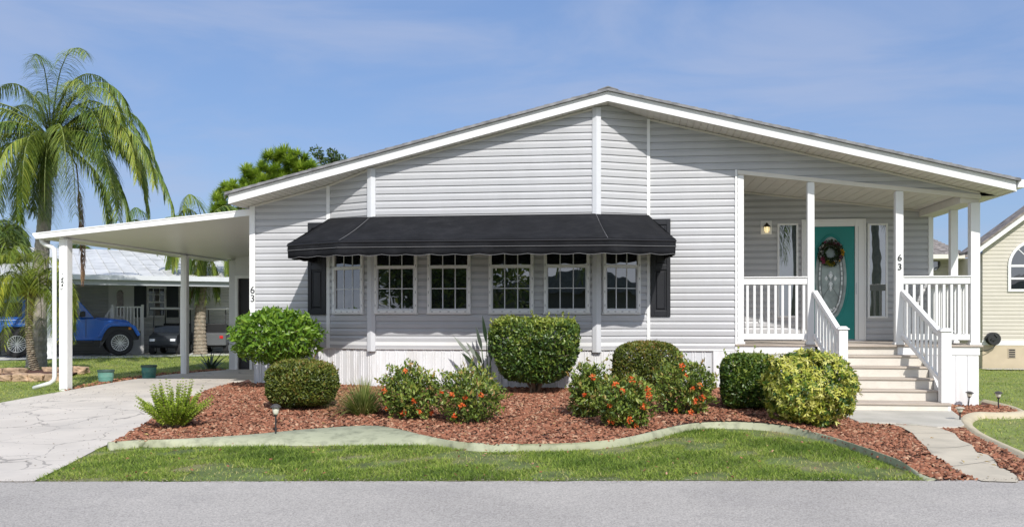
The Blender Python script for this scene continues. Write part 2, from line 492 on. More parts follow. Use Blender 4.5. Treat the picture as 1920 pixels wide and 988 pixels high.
# bed behind it
def bedz(X, Y):
    d = S(9.0, 14.4, Y)
    f = 1 - S(1.6, 2.9, X)
    return gz(X, Y) + (.062 * (f + (1 - f) * .35) + .09 * d * f) * (.15 + .85 * S(.05, 1.0, Y - road_y(X)))
bed_l = [p for p in ci]
right_end = [on_ground(x, y, gz, .05).xy for x, y in ((1835, 902), (1925, 905))]
BED = [(p.x, p.y) for p in bed_l]
BED += [(G(1765, 903).x, road_y(G(1765, 903).x) + .0), (G(1960, 902).x, road_y(G(1960, 902).x))]
# right boundary: inner side of the buff curb, then up to the porch
rin = [(1932, 862), (1900, 846), (1860, 828), (1828, 812), (1812, 800), (1803, 790), (1806, 781), (1818, 776), (1838, 774), (1868, 775), (1900, 774), (1916, 771)]
rin_back = [(1916, 771), (1898, 763), (1880, 758), (1860, 753), (1842, 749)]
RI = smooth_line([on_ground(x, y, gz, .05) for x, y in rin], 5)
RB = smooth_line([on_ground(x, y, gz, .05) for x, y in rin_back], 4)
BED += [(p.x, p.y) for p in RI] + [(p.x, p.y) for p in RB[1:]]
BED += [(5.36, 14.62), (-6.2, 14.62)]
BED += [(G(465, 727).x + .01, G(465, 727).y), tuple(G(386, 751).xy), tuple(G(300, 790).xy)]
sheet('mulch_bed', BED, MULCHB, bedz, 0.0, .3)
# right buff curbs
def offset_line(pts, d):
    out = []
    for i, p in enumerate(pts):
        t = (pts[min(i + 1, len(pts) - 1)] - pts[max(i - 1, 0)]).normalized()
        out.append(p + Vector((t.y, -t.x)) * d)
    return out
curb('garden_curb_right', RI, offset_line(RI, .13), CURBR, .07)
curb('garden_curb_back', RB, offset_line(RB, .10), CURBR, .06)

# mulch chips
def chips(n, poly, hf, size, name, m, xr, yr, excl=None):
    X = rng.uniform(xr[0], xr[1], n * 3); Y = rng.uniform(yr[0], yr[1], n * 3)
    keep = in_poly(X, Y, poly)
    if excl is not None:
        for e in excl: keep &= ~in_poly(X, Y, e)
    X = X[keep][:n]; Y = Y[keep][:n]; k = len(X)
    Z = np.array([hf(a, b) for a, b in zip(X, Y)]) + rng.uniform(.0, .018, k)
    P = np.stack([X, Y, Z], 1)
    an = rng.uniform(0, 2 * math.pi, k)
    D = np.stack([np.cos(an), np.sin(an), rng.normal(0, .35, k)], 1)
    N = np.stack([rng.normal(0, .35, k), rng.normal(0, .35, k), np.ones(k)], 1)
    D = unit(D); Sd = unit(np.cross(D, N)); N = np.cross(Sd, D)
    L = rng.uniform(.5, 1.3, (k, 1)) * size; W = L * rng.uniform(.3, .6, (k, 1)); T = L * rng.uniform(.12, .3, (k, 1))
    c = []
    for a, b, h in ((-.5, -.5, 0), (.5, -.35, 0), (.45, .5, 0), (-.4, .4, 0), (-.4, -.4, 1), (.38, -.3, 1), (.4, .4, 1), (-.3, .35, 1)):
        c.append(P + D * L * a + Sd * W * b + N * T * h)
    V = np.stack(c, 1).reshape(-1, 3); i = np.arange(k)[:, None] * 8
    F = np.concatenate([i + np.array([q]) for q in ((4, 5, 6, 7), (0, 1, 5, 4), (1, 2, 6, 5), (2, 3, 7, 6), (3, 0, 4, 7))], 0)
    o = np_mesh(name, V, F, m, rnd=np.repeat(rng.random(k), 8)); o['kind'] = 'stuff'
    return o
CHIP = ramp_mat('mulch_chip', [(.07, .03, .018), (.20, .08, .045), (.29, .115, .065), (.37, .165, .10), (.24, .105, .06), (.50, .31, .20)], .85, .25)
# path of overlapping round slabs and the pad at the foot of the steps
pad_px = [(1604, 768), (1783, 768), (1806, 786), (1812, 796), (1798, 801), (1758, 801), (1720, 797), (1680, 794), (1640, 793), (1608, 790)]
PAD = [tuple(on_ground(x, y, gz, .05).xy) for x, y in pad_px]
PAD[0] = (2.9, 13.60); PAD[1] = (4.62, 13.60)
path_l = [(1672, 795), (1690, 800), (1712, 812), (1722, 825), (1738, 838), (1744, 850), (1766, 862), (1782, 874), (1792, 882), (1815, 892), (1842, 901)]
path_r = [(1906, 903), (1912, 896), (1896, 884), (1870, 873), (1866, 862), (1852, 852), (1830, 846), (1822, 833), (1800, 824), (1790, 812), (1768, 804), (1752, 799)]
def pathz(x, y): return .012 + .034 * S(0, 2.0, y - road_y(x))
PATH = [tuple(on_ground(x, y, pathz).xy) for x, y in path_l + path_r]
def slab(name, poly, z0, z1, m):
    mb = MB(); mb.prism(poly, z0, z1, lambda u, v, w: (u, v, w)); o = mb.build(name, m, bevel=.012); o['kind'] = 'structure'; return o
slab('entry_pad', PAD, -.02, .062, CONC)
sheet('garden_path', PATH, mat('path_concrete', (.52, .46, .36), .85, var=.1, scale=2, stain=(.36, .33, .26), stain_amt=.5, stain_scale=3, bump=.3, bscale=50, dist=.006), pathz, .0, .15)
# curved joints between the round path slabs: thin dark grooves
jm = mat('path_joint', (.26, .23, .19), .9)
for j, (q0, q1, q2) in enumerate((((1738, 838), (1790, 842), (1822, 833)), ((1782, 874), (1840, 868), (1866, 862)), ((1712, 812), (1760, 812), (1790, 812)))):
    a, b, c = [on_ground(x, y, pathz) for x, y in (q0, q1, q2)]
    mb = MB(); P0 = []
    for k in range(13):
        t = k / 12; p = a * (1 - t) ** 2 + b * 2 * t * (1 - t) + c * t * t; P0.append(Vector((p.x, p.y, pathz(p.x, p.y) + .004)))
    for k, p in enumerate(P0): mb.v += [(p.x, p.y - .005, p.z), (p.x, p.y + .005, p.z)]
    mb.f = [(2 * k, 2 * k + 2, 2 * k + 3, 2 * k + 1) for k in range(12)]
    mb.build('path_joint', jm)['kind'] = 'structure'
chips(52000, BED, bedz, .050, 'mulch_chips', CHIP, (-7.4, 8.5), (7.5, 14.6), [PAD, PATH])

# lawns -----------------------------------------------------------------------------
front_lawn = [(p.x, p.y) for p in co] + [(G(1742, 903).x, road_y(G(1742, 903).x))] + [(G(62, 904).x, road_y(G(62, 904).x))] + [tuple(p.xy) for p in dr[::-1][1:]]
sheet('front_lawn', front_lawn, LAWN, gz, .004, .4)
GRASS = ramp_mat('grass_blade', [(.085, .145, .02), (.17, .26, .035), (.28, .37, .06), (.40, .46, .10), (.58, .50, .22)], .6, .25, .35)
GRASS2 = ramp_mat('yellow_grass_blade', [(.15, .22, .03), (.25, .33, .05), (.36, .42, .08), (.46, .48, .12), (.54, .48, .22)], .6, .25, .35)  # paler, yellower blade colours for the lawns left and right
def patch(X, Y, s=1.0):
    return .5 + .25 * (np.sin(X * 1.7 * s + 1.3) * np.cos(Y * 2.9 * s) + .6 * np.sin(X * 4.1 * s + Y * 3.3 * s) + .4 * np.sin(X * 9.7 * s - Y * 8.1 * s))
def grass(name, poly, n, xr, yr, h, wd, m, hf=gz, lab=None, bare=0.0, excl=()):
    X = rng.uniform(xr[0], xr[1], n * 3); Y = rng.uniform(yr[0], yr[1], n * 3)
    k = in_poly(X, Y, poly)
    for e in excl: k &= ~in_poly(X, Y, e)
    X = X[k][:n]; Y = Y[k][:n]
    pt = patch(X, Y)
    if bare > 0:
        k = (pt > bare) | (rng.random(len(X)) < .16); X = X[k]; Y = Y[k]; pt = pt[k]
    c = len(X); Z = np.array([hf(a, b) for a, b in zip(X, Y)])
    an = rng.uniform(0, 2 * math.pi, c)
    D = np.stack([np.cos(an) * .75, np.sin(an) * .75, rng.uniform(.45, 1.1, c)], 1)
    H = h * rng.uniform(.5, 1.25, c) * (.75 + .5 * pt)
    V, F, mm = strip_geo(np.stack([X, Y, Z], 1), D, H, wd * rng.uniform(.6, 1.3, c), rng.uniform(.1, .9, c), 2, taper=.95)
    r = np.clip(rng.normal(.45, .2, c) + (.5 - pt) * .9, 0, 1)
    o = np_mesh(name, V, F, m, rnd=np.repeat(r, mm)); tag(o, lab, 'grass', kind='stuff'); return o
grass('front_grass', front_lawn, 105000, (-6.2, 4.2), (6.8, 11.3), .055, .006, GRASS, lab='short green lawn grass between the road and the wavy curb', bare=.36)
# left lawn beyond the driveway
left_lawn = [(-30, road_y(-12) - 1.5), (-12.6, road_y(-12.6)), (-11.6, dl[-1].y - .5)] + [(p.x - .12, p.y + .12) for p in dl[::-1]] + [(-9.6, 22.2), (-6, 24), (-6, 33), (-30, 20)]
grass('side_grass', left_lawn, 60000, (-17, -6), (12.0, 31), .06, .010, GRASS2, lab='yellow green grass left of the driveway')
right_lawn = [(p.x, p.y) for p in offset_line(RI, .13)] + [(p.x, p.y) for p in offset_line(RB, .1)] + [(5.45, 14.8), (5.45, 25.2), (14, 27), (14, 8)]
grass('right_grass', right_lawn, 42000, (4.0, 13.0), (8.3, 25.2), .055, .009, GRASS2, lab='yellow green grass right of the front porch')
# mulch strip between driveway and left lawn
strip = [(p.x + .0, p.y - .0) for p in dl[:5]]
strip2 = [(p.x - .35 - .0 * i, p.y + .35) for i, p in enumerate(dl[:5])][::-1]
chips(2600, strip + strip2, lambda x, y: gz(x, y) + .004, .05, 'strip_mulch', CHIP, (-11, -8), (14, 21.5))

# grit and stray chips along the road edge, on the grass and on the driveway
GRIT = ramp_mat('grit', [(.16, .14, .12), (.34, .31, .27), (.22, .17, .10), (.50, .46, .40)], .9, .2)
def edge_strip(x0, x1, w0, w1):
    return [(x0, road_y(x0) + w0), (x1, road_y(x1) + w0), (x1, road_y(x1) + w1), (x0, road_y(x0) + w1)]
chips(5200, edge_strip(-6.5, 4.6, -.10, .03), lambda x, y: .005, .011, 'road_grit', GRIT, (-6.5, 4.6), (6.6, 8.6))
chips(90, front_lawn, lambda x, y: gz(x, y) + .035, .026, 'stray_chips', CHIP, (-6.2, 4.2), (7, 11.2))
chips(700, DPOLY, lambda x, y: gz(x, y) + .011, .014, 'driveway_grit', GRIT, (-9.5, -4.8), (7, 15))

DRYL = ramp_mat('fallen_leaf', [(.20, .13, .05), (.38, .27, .10), (.50, .40, .18), (.30, .16, .08)], .8, .2)
def fallen(n, poly, hf, name, xr, yr):
    X = rng.uniform(xr[0], xr[1], n * 3); Y = rng.uniform(yr[0], yr[1], n * 3); k = in_poly(X, Y, poly); X = X[k][:n]; Y = Y[k][:n]
    Z = np.array([hf(a, b) for a, b in zip(X, Y)]) + .028; c = len(X); an = rng.uniform(0, 6.28, c)
    V, F = leaf_geo(np.stack([X, Y, Z], 1), np.stack([np.cos(an), np.sin(an), rng.normal(0, .2, c)], 1), np.stack([rng.normal(0, .3, c), rng.normal(0, .3, c), np.ones(c)], 1), rng.uniform(.03, .07, c), rng.uniform(.015, .03, c), .3)
    np_mesh(name, V, F, DRYL, rnd=np.repeat(rng.random(c), 4))['kind'] = 'stuff'
fallen(240, BED, bedz, 'fallen_leaves', (-7.4, 5), (7.5, 14.6))
# ---------------------------------------------------------------- the house
WY = 14.6; BY = 14.22; BACK = 28.0
RX = -.26; RZ = 4.693
LX, RXE = -6.36, 5.64
SLL = (4.693 - 3.213) / 6.10; SLR = (4.693 - 3.216) / 5.883
def zr(x): return RZ - (SLL * (RX - x) if x < RX else SLR * (x - RX))
house = empty('manufactured_home', (0, WY, 0))
tag(house, 'single storey light grey vinyl home with white gable trim, bay of six windows and porch', 'house')
HI = Matrix.Translation((0, -WY, 0))
class HB(MB):
    "mesh builder in world coordinates whose objects hang under the house"
    def build(s, name, m, parent=None, **k):
        o = MB.build(s, name, m, None, **k)
        par = parent or house
        o.parent = par; o.matrix_parent_inverse = HI
        return o
house.location = (0, WY, 0)
# children keep world-space mesh data: parent inverse cancels the house's own translation; sub-parts' parents sit at the same frame
def sub(o, par):
    o.parent = par; o.matrix_parent_inverse = Matrix.Identity(4); return o
class SB(MB):
    def build(s, name, m, parent, **k):
        o = MB.build(s, name, m, None, **k); return sub(o, parent)

def clip_poly(poly, z, above):
    out = []
    for i in range(len(poly)):
        a, b = poly[i], poly[(i + 1) % len(poly)]
        ia = (a[1] >= z) if above else (a[1] <= z); ib = (b[1] >= z) if above else (b[1] <= z)
        if ia: out.append(a)
        if ia != ib:
            t = (z - a[1]) / (b[1] - a[1]); out.append((a[0] + (b[0] - a[0]) * t, z))
    return out
def siding(mb, poly, p0, d, h=.1135, zb=.862, lip=.022, prof=None):
    "lapped vinyl courses: each has a flat lower face, a leaning upper face and a lip"
    p0 = Vector(p0); d = Vector(d).normalized(); n = d.cross(Vector((0, 0, 1)))
    def W(a, z, dep): return p0 + d * a + Vector((0, 0, z)) + n * dep
    zs = [p[1] for p in poly]; k0 = int(math.floor((min(zs) - zb) / h)); k1 = int(math.ceil((max(zs) - zb) / h))
    for k in range(k0, k1 + 1):
        z0 = zb + k * h
        for (a, b, da, db) in ((z0, z0 + .57 * h, lip * .97, lip * 1.1), (z0 + .57 * h, z0 + .64 * h, lip * 1.1, lip * .8), (z0 + .64 * h, z0 + h, lip * .8, 0.001)):
            q = clip_poly(clip_poly(poly, a, True), b, False)
            if len(q) < 3: continue
            vs = [W(x, z, da + (db - da) * (z - a) / (b - a)) for x, z in q]
            mb.add(vs, [tuple(range(len(vs)))])
        q = clip_poly(clip_poly(poly, z0 - .0005, True), z0 + .0005, False)
        if len(q) >= 3:
            x0 = min(x for x, z in q); x1 = max(x for x, z in q)
            if x1 - x0 > .01:
                mb.add([W(x0, z0, 0.0), W(x1, z0, 0.0), W(x1, z0, lip * .97), W(x0, z0, lip * .97)], [(0, 1, 2, 3)])
TB = .87
# front wall left and right of the bay, gable over the porch
mb = HB()
siding(mb, [(-6.2, TB), (-4.89, TB), (-4.89, zr(-4.89)), (-6.2, zr(-6.2))], (0, WY, 0), (1, 0, 0))
mb.build('front_wall', VINYL, fix=False); mb = HB()
siding(mb, [(.37, TB), (1.76, TB), (1.76, zr(1.76)), (.37, zr(.37))], (0, WY, 0), (1, 0, 0))
mb.build('front_wall', VINYL, fix=False); mb = HB()
siding(mb, [(1.76, 3.66), (5.36, 3.215), (5.36, zr(5.36)), (1.76, zr(1.76))], (0, WY, 0), (1, 0, 0))
mb.build('porch_gable', VINYL, fix=False)
mb = HB()
A, B, Cc, Dd = Vector((-4.89, WY, 0)), Vector((-4.05, BY, 0)), Vector((-.44, BY, 0)), Vector((.37, WY, 0))
la = (B - A).length; lc = (Dd - Cc).length
siding(mb, [(0, TB), (la, TB), (la, zr(-4.05)), (0, zr(-4.89))], A, B - A)
siding(mb, [(0, TB), (3.61, TB), (3.61, zr(-.44)), (0, zr(-4.05))], B, (1, 0, 0))
ar = (RX + .44) / .81 * lc
siding(mb, [(0, TB), (lc, TB), (lc, zr(.37)), (ar, RZ), (0, zr(-.44))], Cc, Dd - Cc)
mb.build('bay_wall', VINYL, fix=False)
# solid body behind the cladding (side walls, rear)
mb = HB()
mb.prism([(-6.19, .1), (1.74, .1), (1.74, zr(1.74) - .02), (RX, RZ - .02), (-6.19, zr(-6.19) - .02)], WY + .01, 16.6, lambda u, v, w: (u, w, v))
mb.prism([(-6.19, .1), (5.29, .1), (5.29, zr(5.29) - .02), (RX, RZ - .02), (-6.19, zr(-6.19) - .02)], 16.62, BACK, lambda u, v, w: (u, w, v))
mb.prism([(-4.88, WY + .01), (-4.05, BY + .015), (-.44, BY + .015), (.36, WY + .01)], .2, 3.6, lambda u, v, w: (u, v, w))
mb.build('wall_core', GREYTRIM)
# porch back wall
mb = HB()
siding(mb, [(1.76, .97), (5.30, .97), (5.30, 3.22), (1.76, 3.665)], (0, 16.6, 0), (1, 0, 0))
mb.build('porch_wall', VINYL, fix=False)
mb = HB()
siding(mb, [(16.6, .87), (BACK, .87), (BACK, zr(5.3)), (16.6, zr(5.3))], (5.31, 0, 0), (0, 1, 0))
mb.build('side_wall', VINYL, fix=False); mb = HB()
siding(mb, [(-BACK, .87), (-WY, .87), (-WY, zr(-6.2)), (-BACK, zr(-6.2))], (-6.2, 0, 0), (0, -1, 0))
mb.build('side_wall', VINYL, fix=False)

# trim boards
mb = HB()
def plank(a, b, z0, z1, n0, n1, target=None):
    "vertical board along the line a-b (2-D), n0..n1 outwards"
    a, b = Vector((a[0], a[1], 0)), Vector((b[0], b[1], 0)); d = (b - a).normalized(); n = d.cross(Vector((0, 0, 1)))
    vs = []
    for z in (z0, z1):
        for p, q in ((a, n0), (b, n0), (b, n1), (a, n1)): vs.append(p + n * q + Vector((0, 0, z)))
    (target or mb).add(vs, [(0, 1, 2, 3), (7, 6, 5, 4), (0, 4, 5, 1), (1, 5, 6, 2), (2, 6, 7, 3), (3, 7, 4, 0)])
plank(A.xy, B.xy, .865, .985, -.005, .022)
plank(B.xy, Cc.xy, .865, .985, -.005, .022)
plank(Cc.xy, Dd.xy, .865, .985, -.005, .022)
plank((.37, WY), (1.75, WY), .845, .965, -.005, .022)
plank((-6.2, WY), (-4.9, WY), .845, .885, -.005, .020)
mb.build('base_trim', WHITE, bevel=.004)
mb = HB()
for (x0, x1, yy, za, top, n1) in ((-6.262, -6.165, WY, .86, zr(-6.2) - .01, .038), (-4.925, -4.865, WY, .86, zr(-4.9) - .01, .040), (.345, .395, WY, .86, zr(.37) - .01, .040), (1.715, 1.748, WY, .86, zr(1.73) - .5, .034), (5.245, 5.325, 16.6, .96, 3.2, .034)):
    mb = HB(); plank((x0, yy), (x1, yy), za, top, -.02, n1, mb); mb.build('corner_trim', WHITE, bevel=.003)
for x in (-4.05, -.44):
    mb = HB()
    mb.prism([(x - .068, BY - .035), (x, BY - .062), (x + .068, BY - .035), (x + .068, BY + .05), (x - .068, BY + .05)], .83, zr(x) - .005, lambda u, v, w: (u, v, w))
    mb.build('bay_corner_post', GREYTRIM, bevel=.003)

# soffit of narrow slats, J-channel, fascia
mb = HB()
def soffit_run(x0, x1, ya, yb, zf, pitch, md=.008):
    n = int(abs(x1 - x0) / pitch); 
    for i in range(n):
        a = x0 + (x1 - x0) * i / n; b = x0 + (x1 - x0) * (i + .86) / n; c = x0 + (x1 - x0) * (i + 1) / n
        mb.add([(a, ya, zf(a)), (b, ya, zf(b)), (b, yb, zf(b)), (a, yb, zf(a))], [(0, 1, 2, 3)])
        mb.add([(b, ya, zf(b)), (b, ya, zf(b) + md), (b, yb, zf(b) + md), (b, yb, zf(b))], [(0, 1, 2, 3)])
        mb.add([(b, ya, zf(b) + md), (c, ya, zf(c) + md), (c, yb, zf(c) + md), (b, yb, zf(b) + md)], [(0, 1, 2, 3)])
        mb.add([(c, ya, zf(c)), (c, ya, zf(c) + md), (c, yb, zf(c) + md), (c, yb, zf(c))], [(0, 1, 2, 3)])
soffit_run(LX, RX, 14.0, WY, lambda x: zr(x) + .004, .10)
soffit_run(RX, RXE, 14.0, WY, lambda x: zr(x) + .004, .10)
mb.build('soffit', SOFFIT, fix=False)
mb = HB()
for (x0, x1) in ((-6.2, -4.89), (.37, 5.36)):
    seg = [x0] + ([RX] if x0 < RX < x1 else []) + [x1]
    for a, b in zip(seg, seg[1:]): mb.bar((a, WY - .02, zr(a) - .018), (b, WY - .02, zr(b) - .018), .022, .03)
mb.bar((A.x, A.y - .02, zr(A.x) - .018), (B.x, B.y - .03, zr(B.x) - .018), .022, .03)
mb.bar((B.x, B.y - .02, zr(B.x) - .018), (Cc.x, Cc.y - .02, zr(Cc.x) - .018), .022, .03)
mb.build('soffit_channel', SOFFIT)
mb = HB()
def gable_band(lo, hi, y0, y1, xl=LX, xr=RXE):
    mb.prism([(xl, zr(xl) + lo), (RX, RZ + lo), (RX, RZ + hi), (xl, zr(xl) + hi)], y0, y1, lambda u, v, w: (u, w, v))
    mb.prism([(RX, RZ + lo), (xr, zr(xr) + lo), (xr, zr(xr) + hi), (RX, RZ + hi)], y0, y1, lambda u, v, w: (u, w, v))
gable_band(-.002, .115, 13.985, 14.005)
gable_band(.115, .145, 13.975, 14.005)
mb.build('fascia', WHITE, bevel=.003)
# eave fascia boards along the sides
mb = HB()
mb.box(LX - .02, LX - .001, 14.01, BACK, zr(LX) - .002, zr(LX) + .14)
mb.build('eave_board', WHITE); mb = HB()
mb.box(RXE + .001, RXE + .02, 14.01, BACK, zr(RXE) - .002, zr(RXE) + .14)
mb.build('eave_board', WHITE)
mb = HB()
mb.box(LX, -6.2, WY, BACK, zr(LX) + .003, zr(LX) + .012); mb.build('side_soffit', SOFFIT); mb = HB(); mb.box(5.33, RXE, WY, BACK, zr(RXE) + .003, zr(RXE) + .012)
mb.build('side_soffit', SOFFIT)
# gutter on the right eave with its end cap to the front
mb = HB()
gx = RXE + .022
mb.prism([(gx, 3.26), (gx + .10, 3.26), (gx + .135, 3.30), (gx + .135, 3.365), (gx + .125, 3.375), (gx, 3.375)], 13.98, BACK, lambda u, v, w: (u, w, v))
mb.build('gutter', WHITE, bevel=.004)
# roof: stepped shingle courses
mb = HB()
for side, xe, sl in ((-1, LX - .05, SLL), (1, RXE + .05, SLR)):
    N = 44
    pts_top = []
    for i in range(N):
        a = xe + (RX - xe) * i / N; b = xe + (RX - xe) * (i + 1) / N
        za = zr(a) + .145; zb_ = zr(b) + .145
        pts_top += [(a, za + .047 + .003 * math.sin(i * 2.1)), (b, zb_ + .040)]
    poly = [(xe, zr(xe) + .147)] + pts_top + [(RX, RZ + .147)]
    mb.prism(poly, 13.93, BACK + .3, lambda u, v, w: (u, w, v))
roof = mb.build('roof', SHINGLE)
mb = SB(); mb.prism([(RX - .16, zr(RX - .16) + .19), (RX, RZ + .195), (RX + .16, zr(RX + .16) + .19), (RX + .16, zr(RX + .16) + .20), (RX, RZ + .215), (RX - .16, zr(RX - .16) + .20)], 13.925, BACK + .3, lambda u, v, w: (u, w, v))
mb.build('ridge_cap', SHINGLE, roof)
mb = HB(); gable_band(.147, .185, 13.95, 13.984, LX - .04, RXE + .04); mb.build('drip_edge', mat('drip_edge_metal', (.42, .42, .43), .5))

# skirting with vertical ribs
mb = HB()
def ribs(a, b, z0, z1, pitch=.152, off=-.012, flip=False):
    a, b = Vector((a[0], a[1], 0)), Vector((b[0], b[1], 0)); d = (b - a); L = d.length; d.normalize(); n = d.cross(Vector((0, 0, 1)))
    s = 0.0; prof = []
    while s < L:
        prof += [(s, 0), (s + .072, 0), (s + .077, .011), (s + .086, .011), (s + .091, .001), (s + .112, .001), (s + .117, .011), (s + .126, .011), (s + .131, 0)]
        s += pitch
    prof = [(min(u, L), v) for u, v in prof] + [(L, 0)]
    base = len(mb.v)
    for u, v in prof:
        p = a + d * u + n * (v + off); mb.v += [(p.x, p.y, z0), (p.x, p.y, z1)]
    for i in range(len(prof) - 1):
        if prof[i + 1][0] - prof[i][0] > 1e-5: mb.f.append((base + 2 * i, base + 2 * i + 2, base + 2 * i + 3, base + 2 * i + 1))
ribs((-6.2, WY), (-4.89, WY), 0, .862); ribs(A.xy, B.xy, 0, .866); ribs(B.xy, Cc.xy, 0, .866); ribs(Cc.xy, Dd.xy, 0, .866)
ribs((.37, WY), (1.75, WY), 0, .846)
ribs((-6.2, BACK), (-6.2, WY), 0, .862); ribs((5.31, 16.6), (5.31, BACK), 0, .862)
mb.build('skirting', SKIRT, fix=False)
mb = HB()
mb.box(1.38, 1.75, 14.575, 14.585, .05, .843)
mb.build('skirting_panel', SKIRT)

# ---- windows: each frame > pane, muntin, rail
def window(a, b, z0, z1, zm, p0, d, name='window', cols=3):
    "a..b along the wall direction d from p0"
    p0 = Vector(p0); d = Vector(d).normalized(); n = d.cross(Vector((0, 0, 1)))
    def W(u, z, q): return p0 + d * u + n * q + Vector((0, 0, z))
    def bx(mb, u0, u1, za, zb_, q0, q1): 
        vs = [W(u, z, q) for z in (za, zb_) for q in (q0, q1) for u in (u0, u1)]
        mb.add(vs, [(0, 2, 3, 1), (4, 5, 7, 6), (0, 1, 5, 4), (2, 6, 7, 3), (0, 4, 6, 2), (1, 3, 7, 5)])
    fw = .048
    mb = HB()
    bx(mb, a, a + fw, z0, z1, -.01, .040); bx(mb, b - fw, b, z0, z1, -.01, .040)
    bx(mb, a + fw, b - fw, z0, z0 + fw, -.01, .040); bx(mb, a + fw, b - fw, z1 - fw, z1, -.01, .040)
    bx(mb, a - .014, b + .014, z0 - .018, z0 - .0005, -.01, .034)
    f = mb.build(name, WHITE, bevel=.005)
    # meeting rail
    mb = SB(); bx(mb, a + fw, b - fw, zm - .026, zm + .026, .0, .036); mb.build('meeting_rail', WHITE, f, bevel=.003)
    # lower sash frame, inner channel in grey trim
    mb = SB()
    bx(mb, a + fw, a + fw + .018, z0 + fw, zm - .026, .003, .026); bx(mb, b - fw - .018, b - fw, z0 + fw, zm - .026, .003, .026); bx(mb, a + fw + .018, b - fw - .018, z0 + fw, z0 + fw + .024, .003, .026)
    mb.build('sash', GREYTRIM, f)
    for za, zb_, q in ((z0 + fw + .024, zm - .026, .006), (zm + .026, z1 - fw, .010)):
        mb = SB(); mb.add([W(a + fw, za, q), W(b - fw, za, q), W(b - fw, zb_, q), W(a + fw, zb_, q)], [(0, 1, 2, 3)])
        mb.build('pane', GLASS, f, fix=False)
    mb = SB()
    w0, w1 = a + fw, b - fw
    for i in range(1, cols):
        u = w0 + (w1 - w0) * i / cols
        bx(mb, u - .008, u + .008, z0 + fw + .024, zm - .026, .0065, .013); bx(mb, u - .008, u + .008, zm + .026, z1 - fw, .0105, .017)
    zc = (z0 + fw + .024 + zm - .026) / 2
    for i in range(cols):
        u0 = w0 + (w1 - w0) * i / cols + (.008 if i else 0); u1 = w0 + (w1 - w0) * (i + 1) / cols - (.008 if i < cols - 1 else 0)
        bx(mb, u0, u1, zc - .007, zc + .007, .0065, .0125)
    mb.build('muntin', GREYTRIM, f)
    # small dark clips round the frame
    mb = SB()
    for i in range(5):
        u = a + .08 + (b - a - .16) * i / 4; bx(mb, u - .016, u + .016, z0 + .018, z0 + .03, .040, .0425)
    for i in range(4):
        z = z0 + .12 + (zm - z0 - .1) * i / 3
        for u in (a + .022, b - .022): bx(mb, u - .005, u + .005, z - .02, z + .02, .040, .0425)
    mb.build('panel_clip', mat('clip_grey', (.30, .30, .31), .6), f)
    return f
for x0, x1 in ((-4.0, -3.295), (-3.13, -2.43), (-2.14, -1.425), (-1.265, -.548)):
    window(x0, x1, 1.443, 2.78, 2.178, (0, BY - .022, 0), (1, 0, 0))
window(.115, .765, 1.443, 2.78, 2.178, A + Vector((0, -.024, 0)), B - A)
window(.10, .74, 1.443, 2.78, 2.178, Cc + Vector((0, -.024, 0)), Dd - Cc)
# ---- shutters
def shutter(x0, x1, z0, z1):
    mb = HB(); y = WY - .0235
    mb.box(x0, x0 + .06, y - .028, y, z0, z1); mb.box(x1 - .06, x1, y - .028, y, z0, z1)
    for za, zb_ in ((z0, z0 + .09), (z0 + .74, z0 + .82), (z1 - .09, z1)): mb.box(x0 + .0602, x1 - .0602, y - .028, y, za, zb_)
    f = mb.build('shutter', BLACKP, bevel=.004)
    for za, zb_ in ((z0 + .09, z0 + .74), (z0 + .82, z1 - .09)):
        mb = SB()
        a, b = x0 + .06, x1 - .06
        mb.add([(a, y - .008, za), (b, y - .008, za), (b, y - .008, zb_), (a, y - .008, zb_)], [(0, 1, 2, 3)])
        c = .022; e = .04
        o_ = [(a + c, y - .009, za + c), (b - c, y - .009, za + c), (b - c, y - .009, zb_ - c), (a + c, y - .009, zb_ - c)]
        i_ = [(a + e, y - .022, za + e), (b - e, y - .022, za + e), (b - e, y - .022, zb_ - e), (a + e, y - .022, zb_ - e)]
        mb.add(o_ + i_, [(0, 1, 5, 4), (1, 2, 6, 5), (2, 3, 7, 6), (3, 0, 4, 7), (4, 5, 6, 7)])
        mb.build('raised_panel', BLACKP, f)
shutter(-5.241, -4.93, 1.42, 2.947); shutter(.405, .713, 1.39, 2.935)

# ---- awning: canopy, end panels, valance, piping
def scallop(u): return .018 * abs(math.sin(u * math.pi / .36)) 
top = [Vector((-4.889, WY - .03, 3.005)), Vector((-4.06, BY - .045, 2.985)), Vector((-.45, BY - .045, 2.985)), Vector((.371, WY - .03, 2.995))]
bot = [Vector((-5.15, 13.40, 2.50)), Vector((-4.19, 12.95, 2.505)), Vector((-.24, 12.95, 2.500)), Vector((.735, 13.40, 2.51))]
mb = HB(); nV = 8
for s in range(3):
    n = (6, 26, 6)[s]
    base = len(mb.v)
    for i in range(n + 1):
        t = i / n; a = top[s].lerp(top[s + 1], t); b = bot[s].lerp(bot[s + 1], t)
        for j in range(nV + 1):
            q = j / nV; p = a.lerp(b, q)
            p.z -= .022 * math.sin(q * math.pi) + .006 * math.sin(q * math.pi) * math.sin(t * n * 1.3 + s)
            mb.v.append(tuple(p))
    for i in range(n):
        for j in range(nV):
            k = base + i * (nV + 1) + j; mb.f.append((k, k + 1, k + nV + 2, k + nV + 1))
aw = mb.build('awning', CANVAS, smooth=False, fix=True)
for p in aw.data.polygons: p.use_smooth = True
sol = aw.modifiers.new('thick', 'SOLIDIFY'); sol.thickness = .006
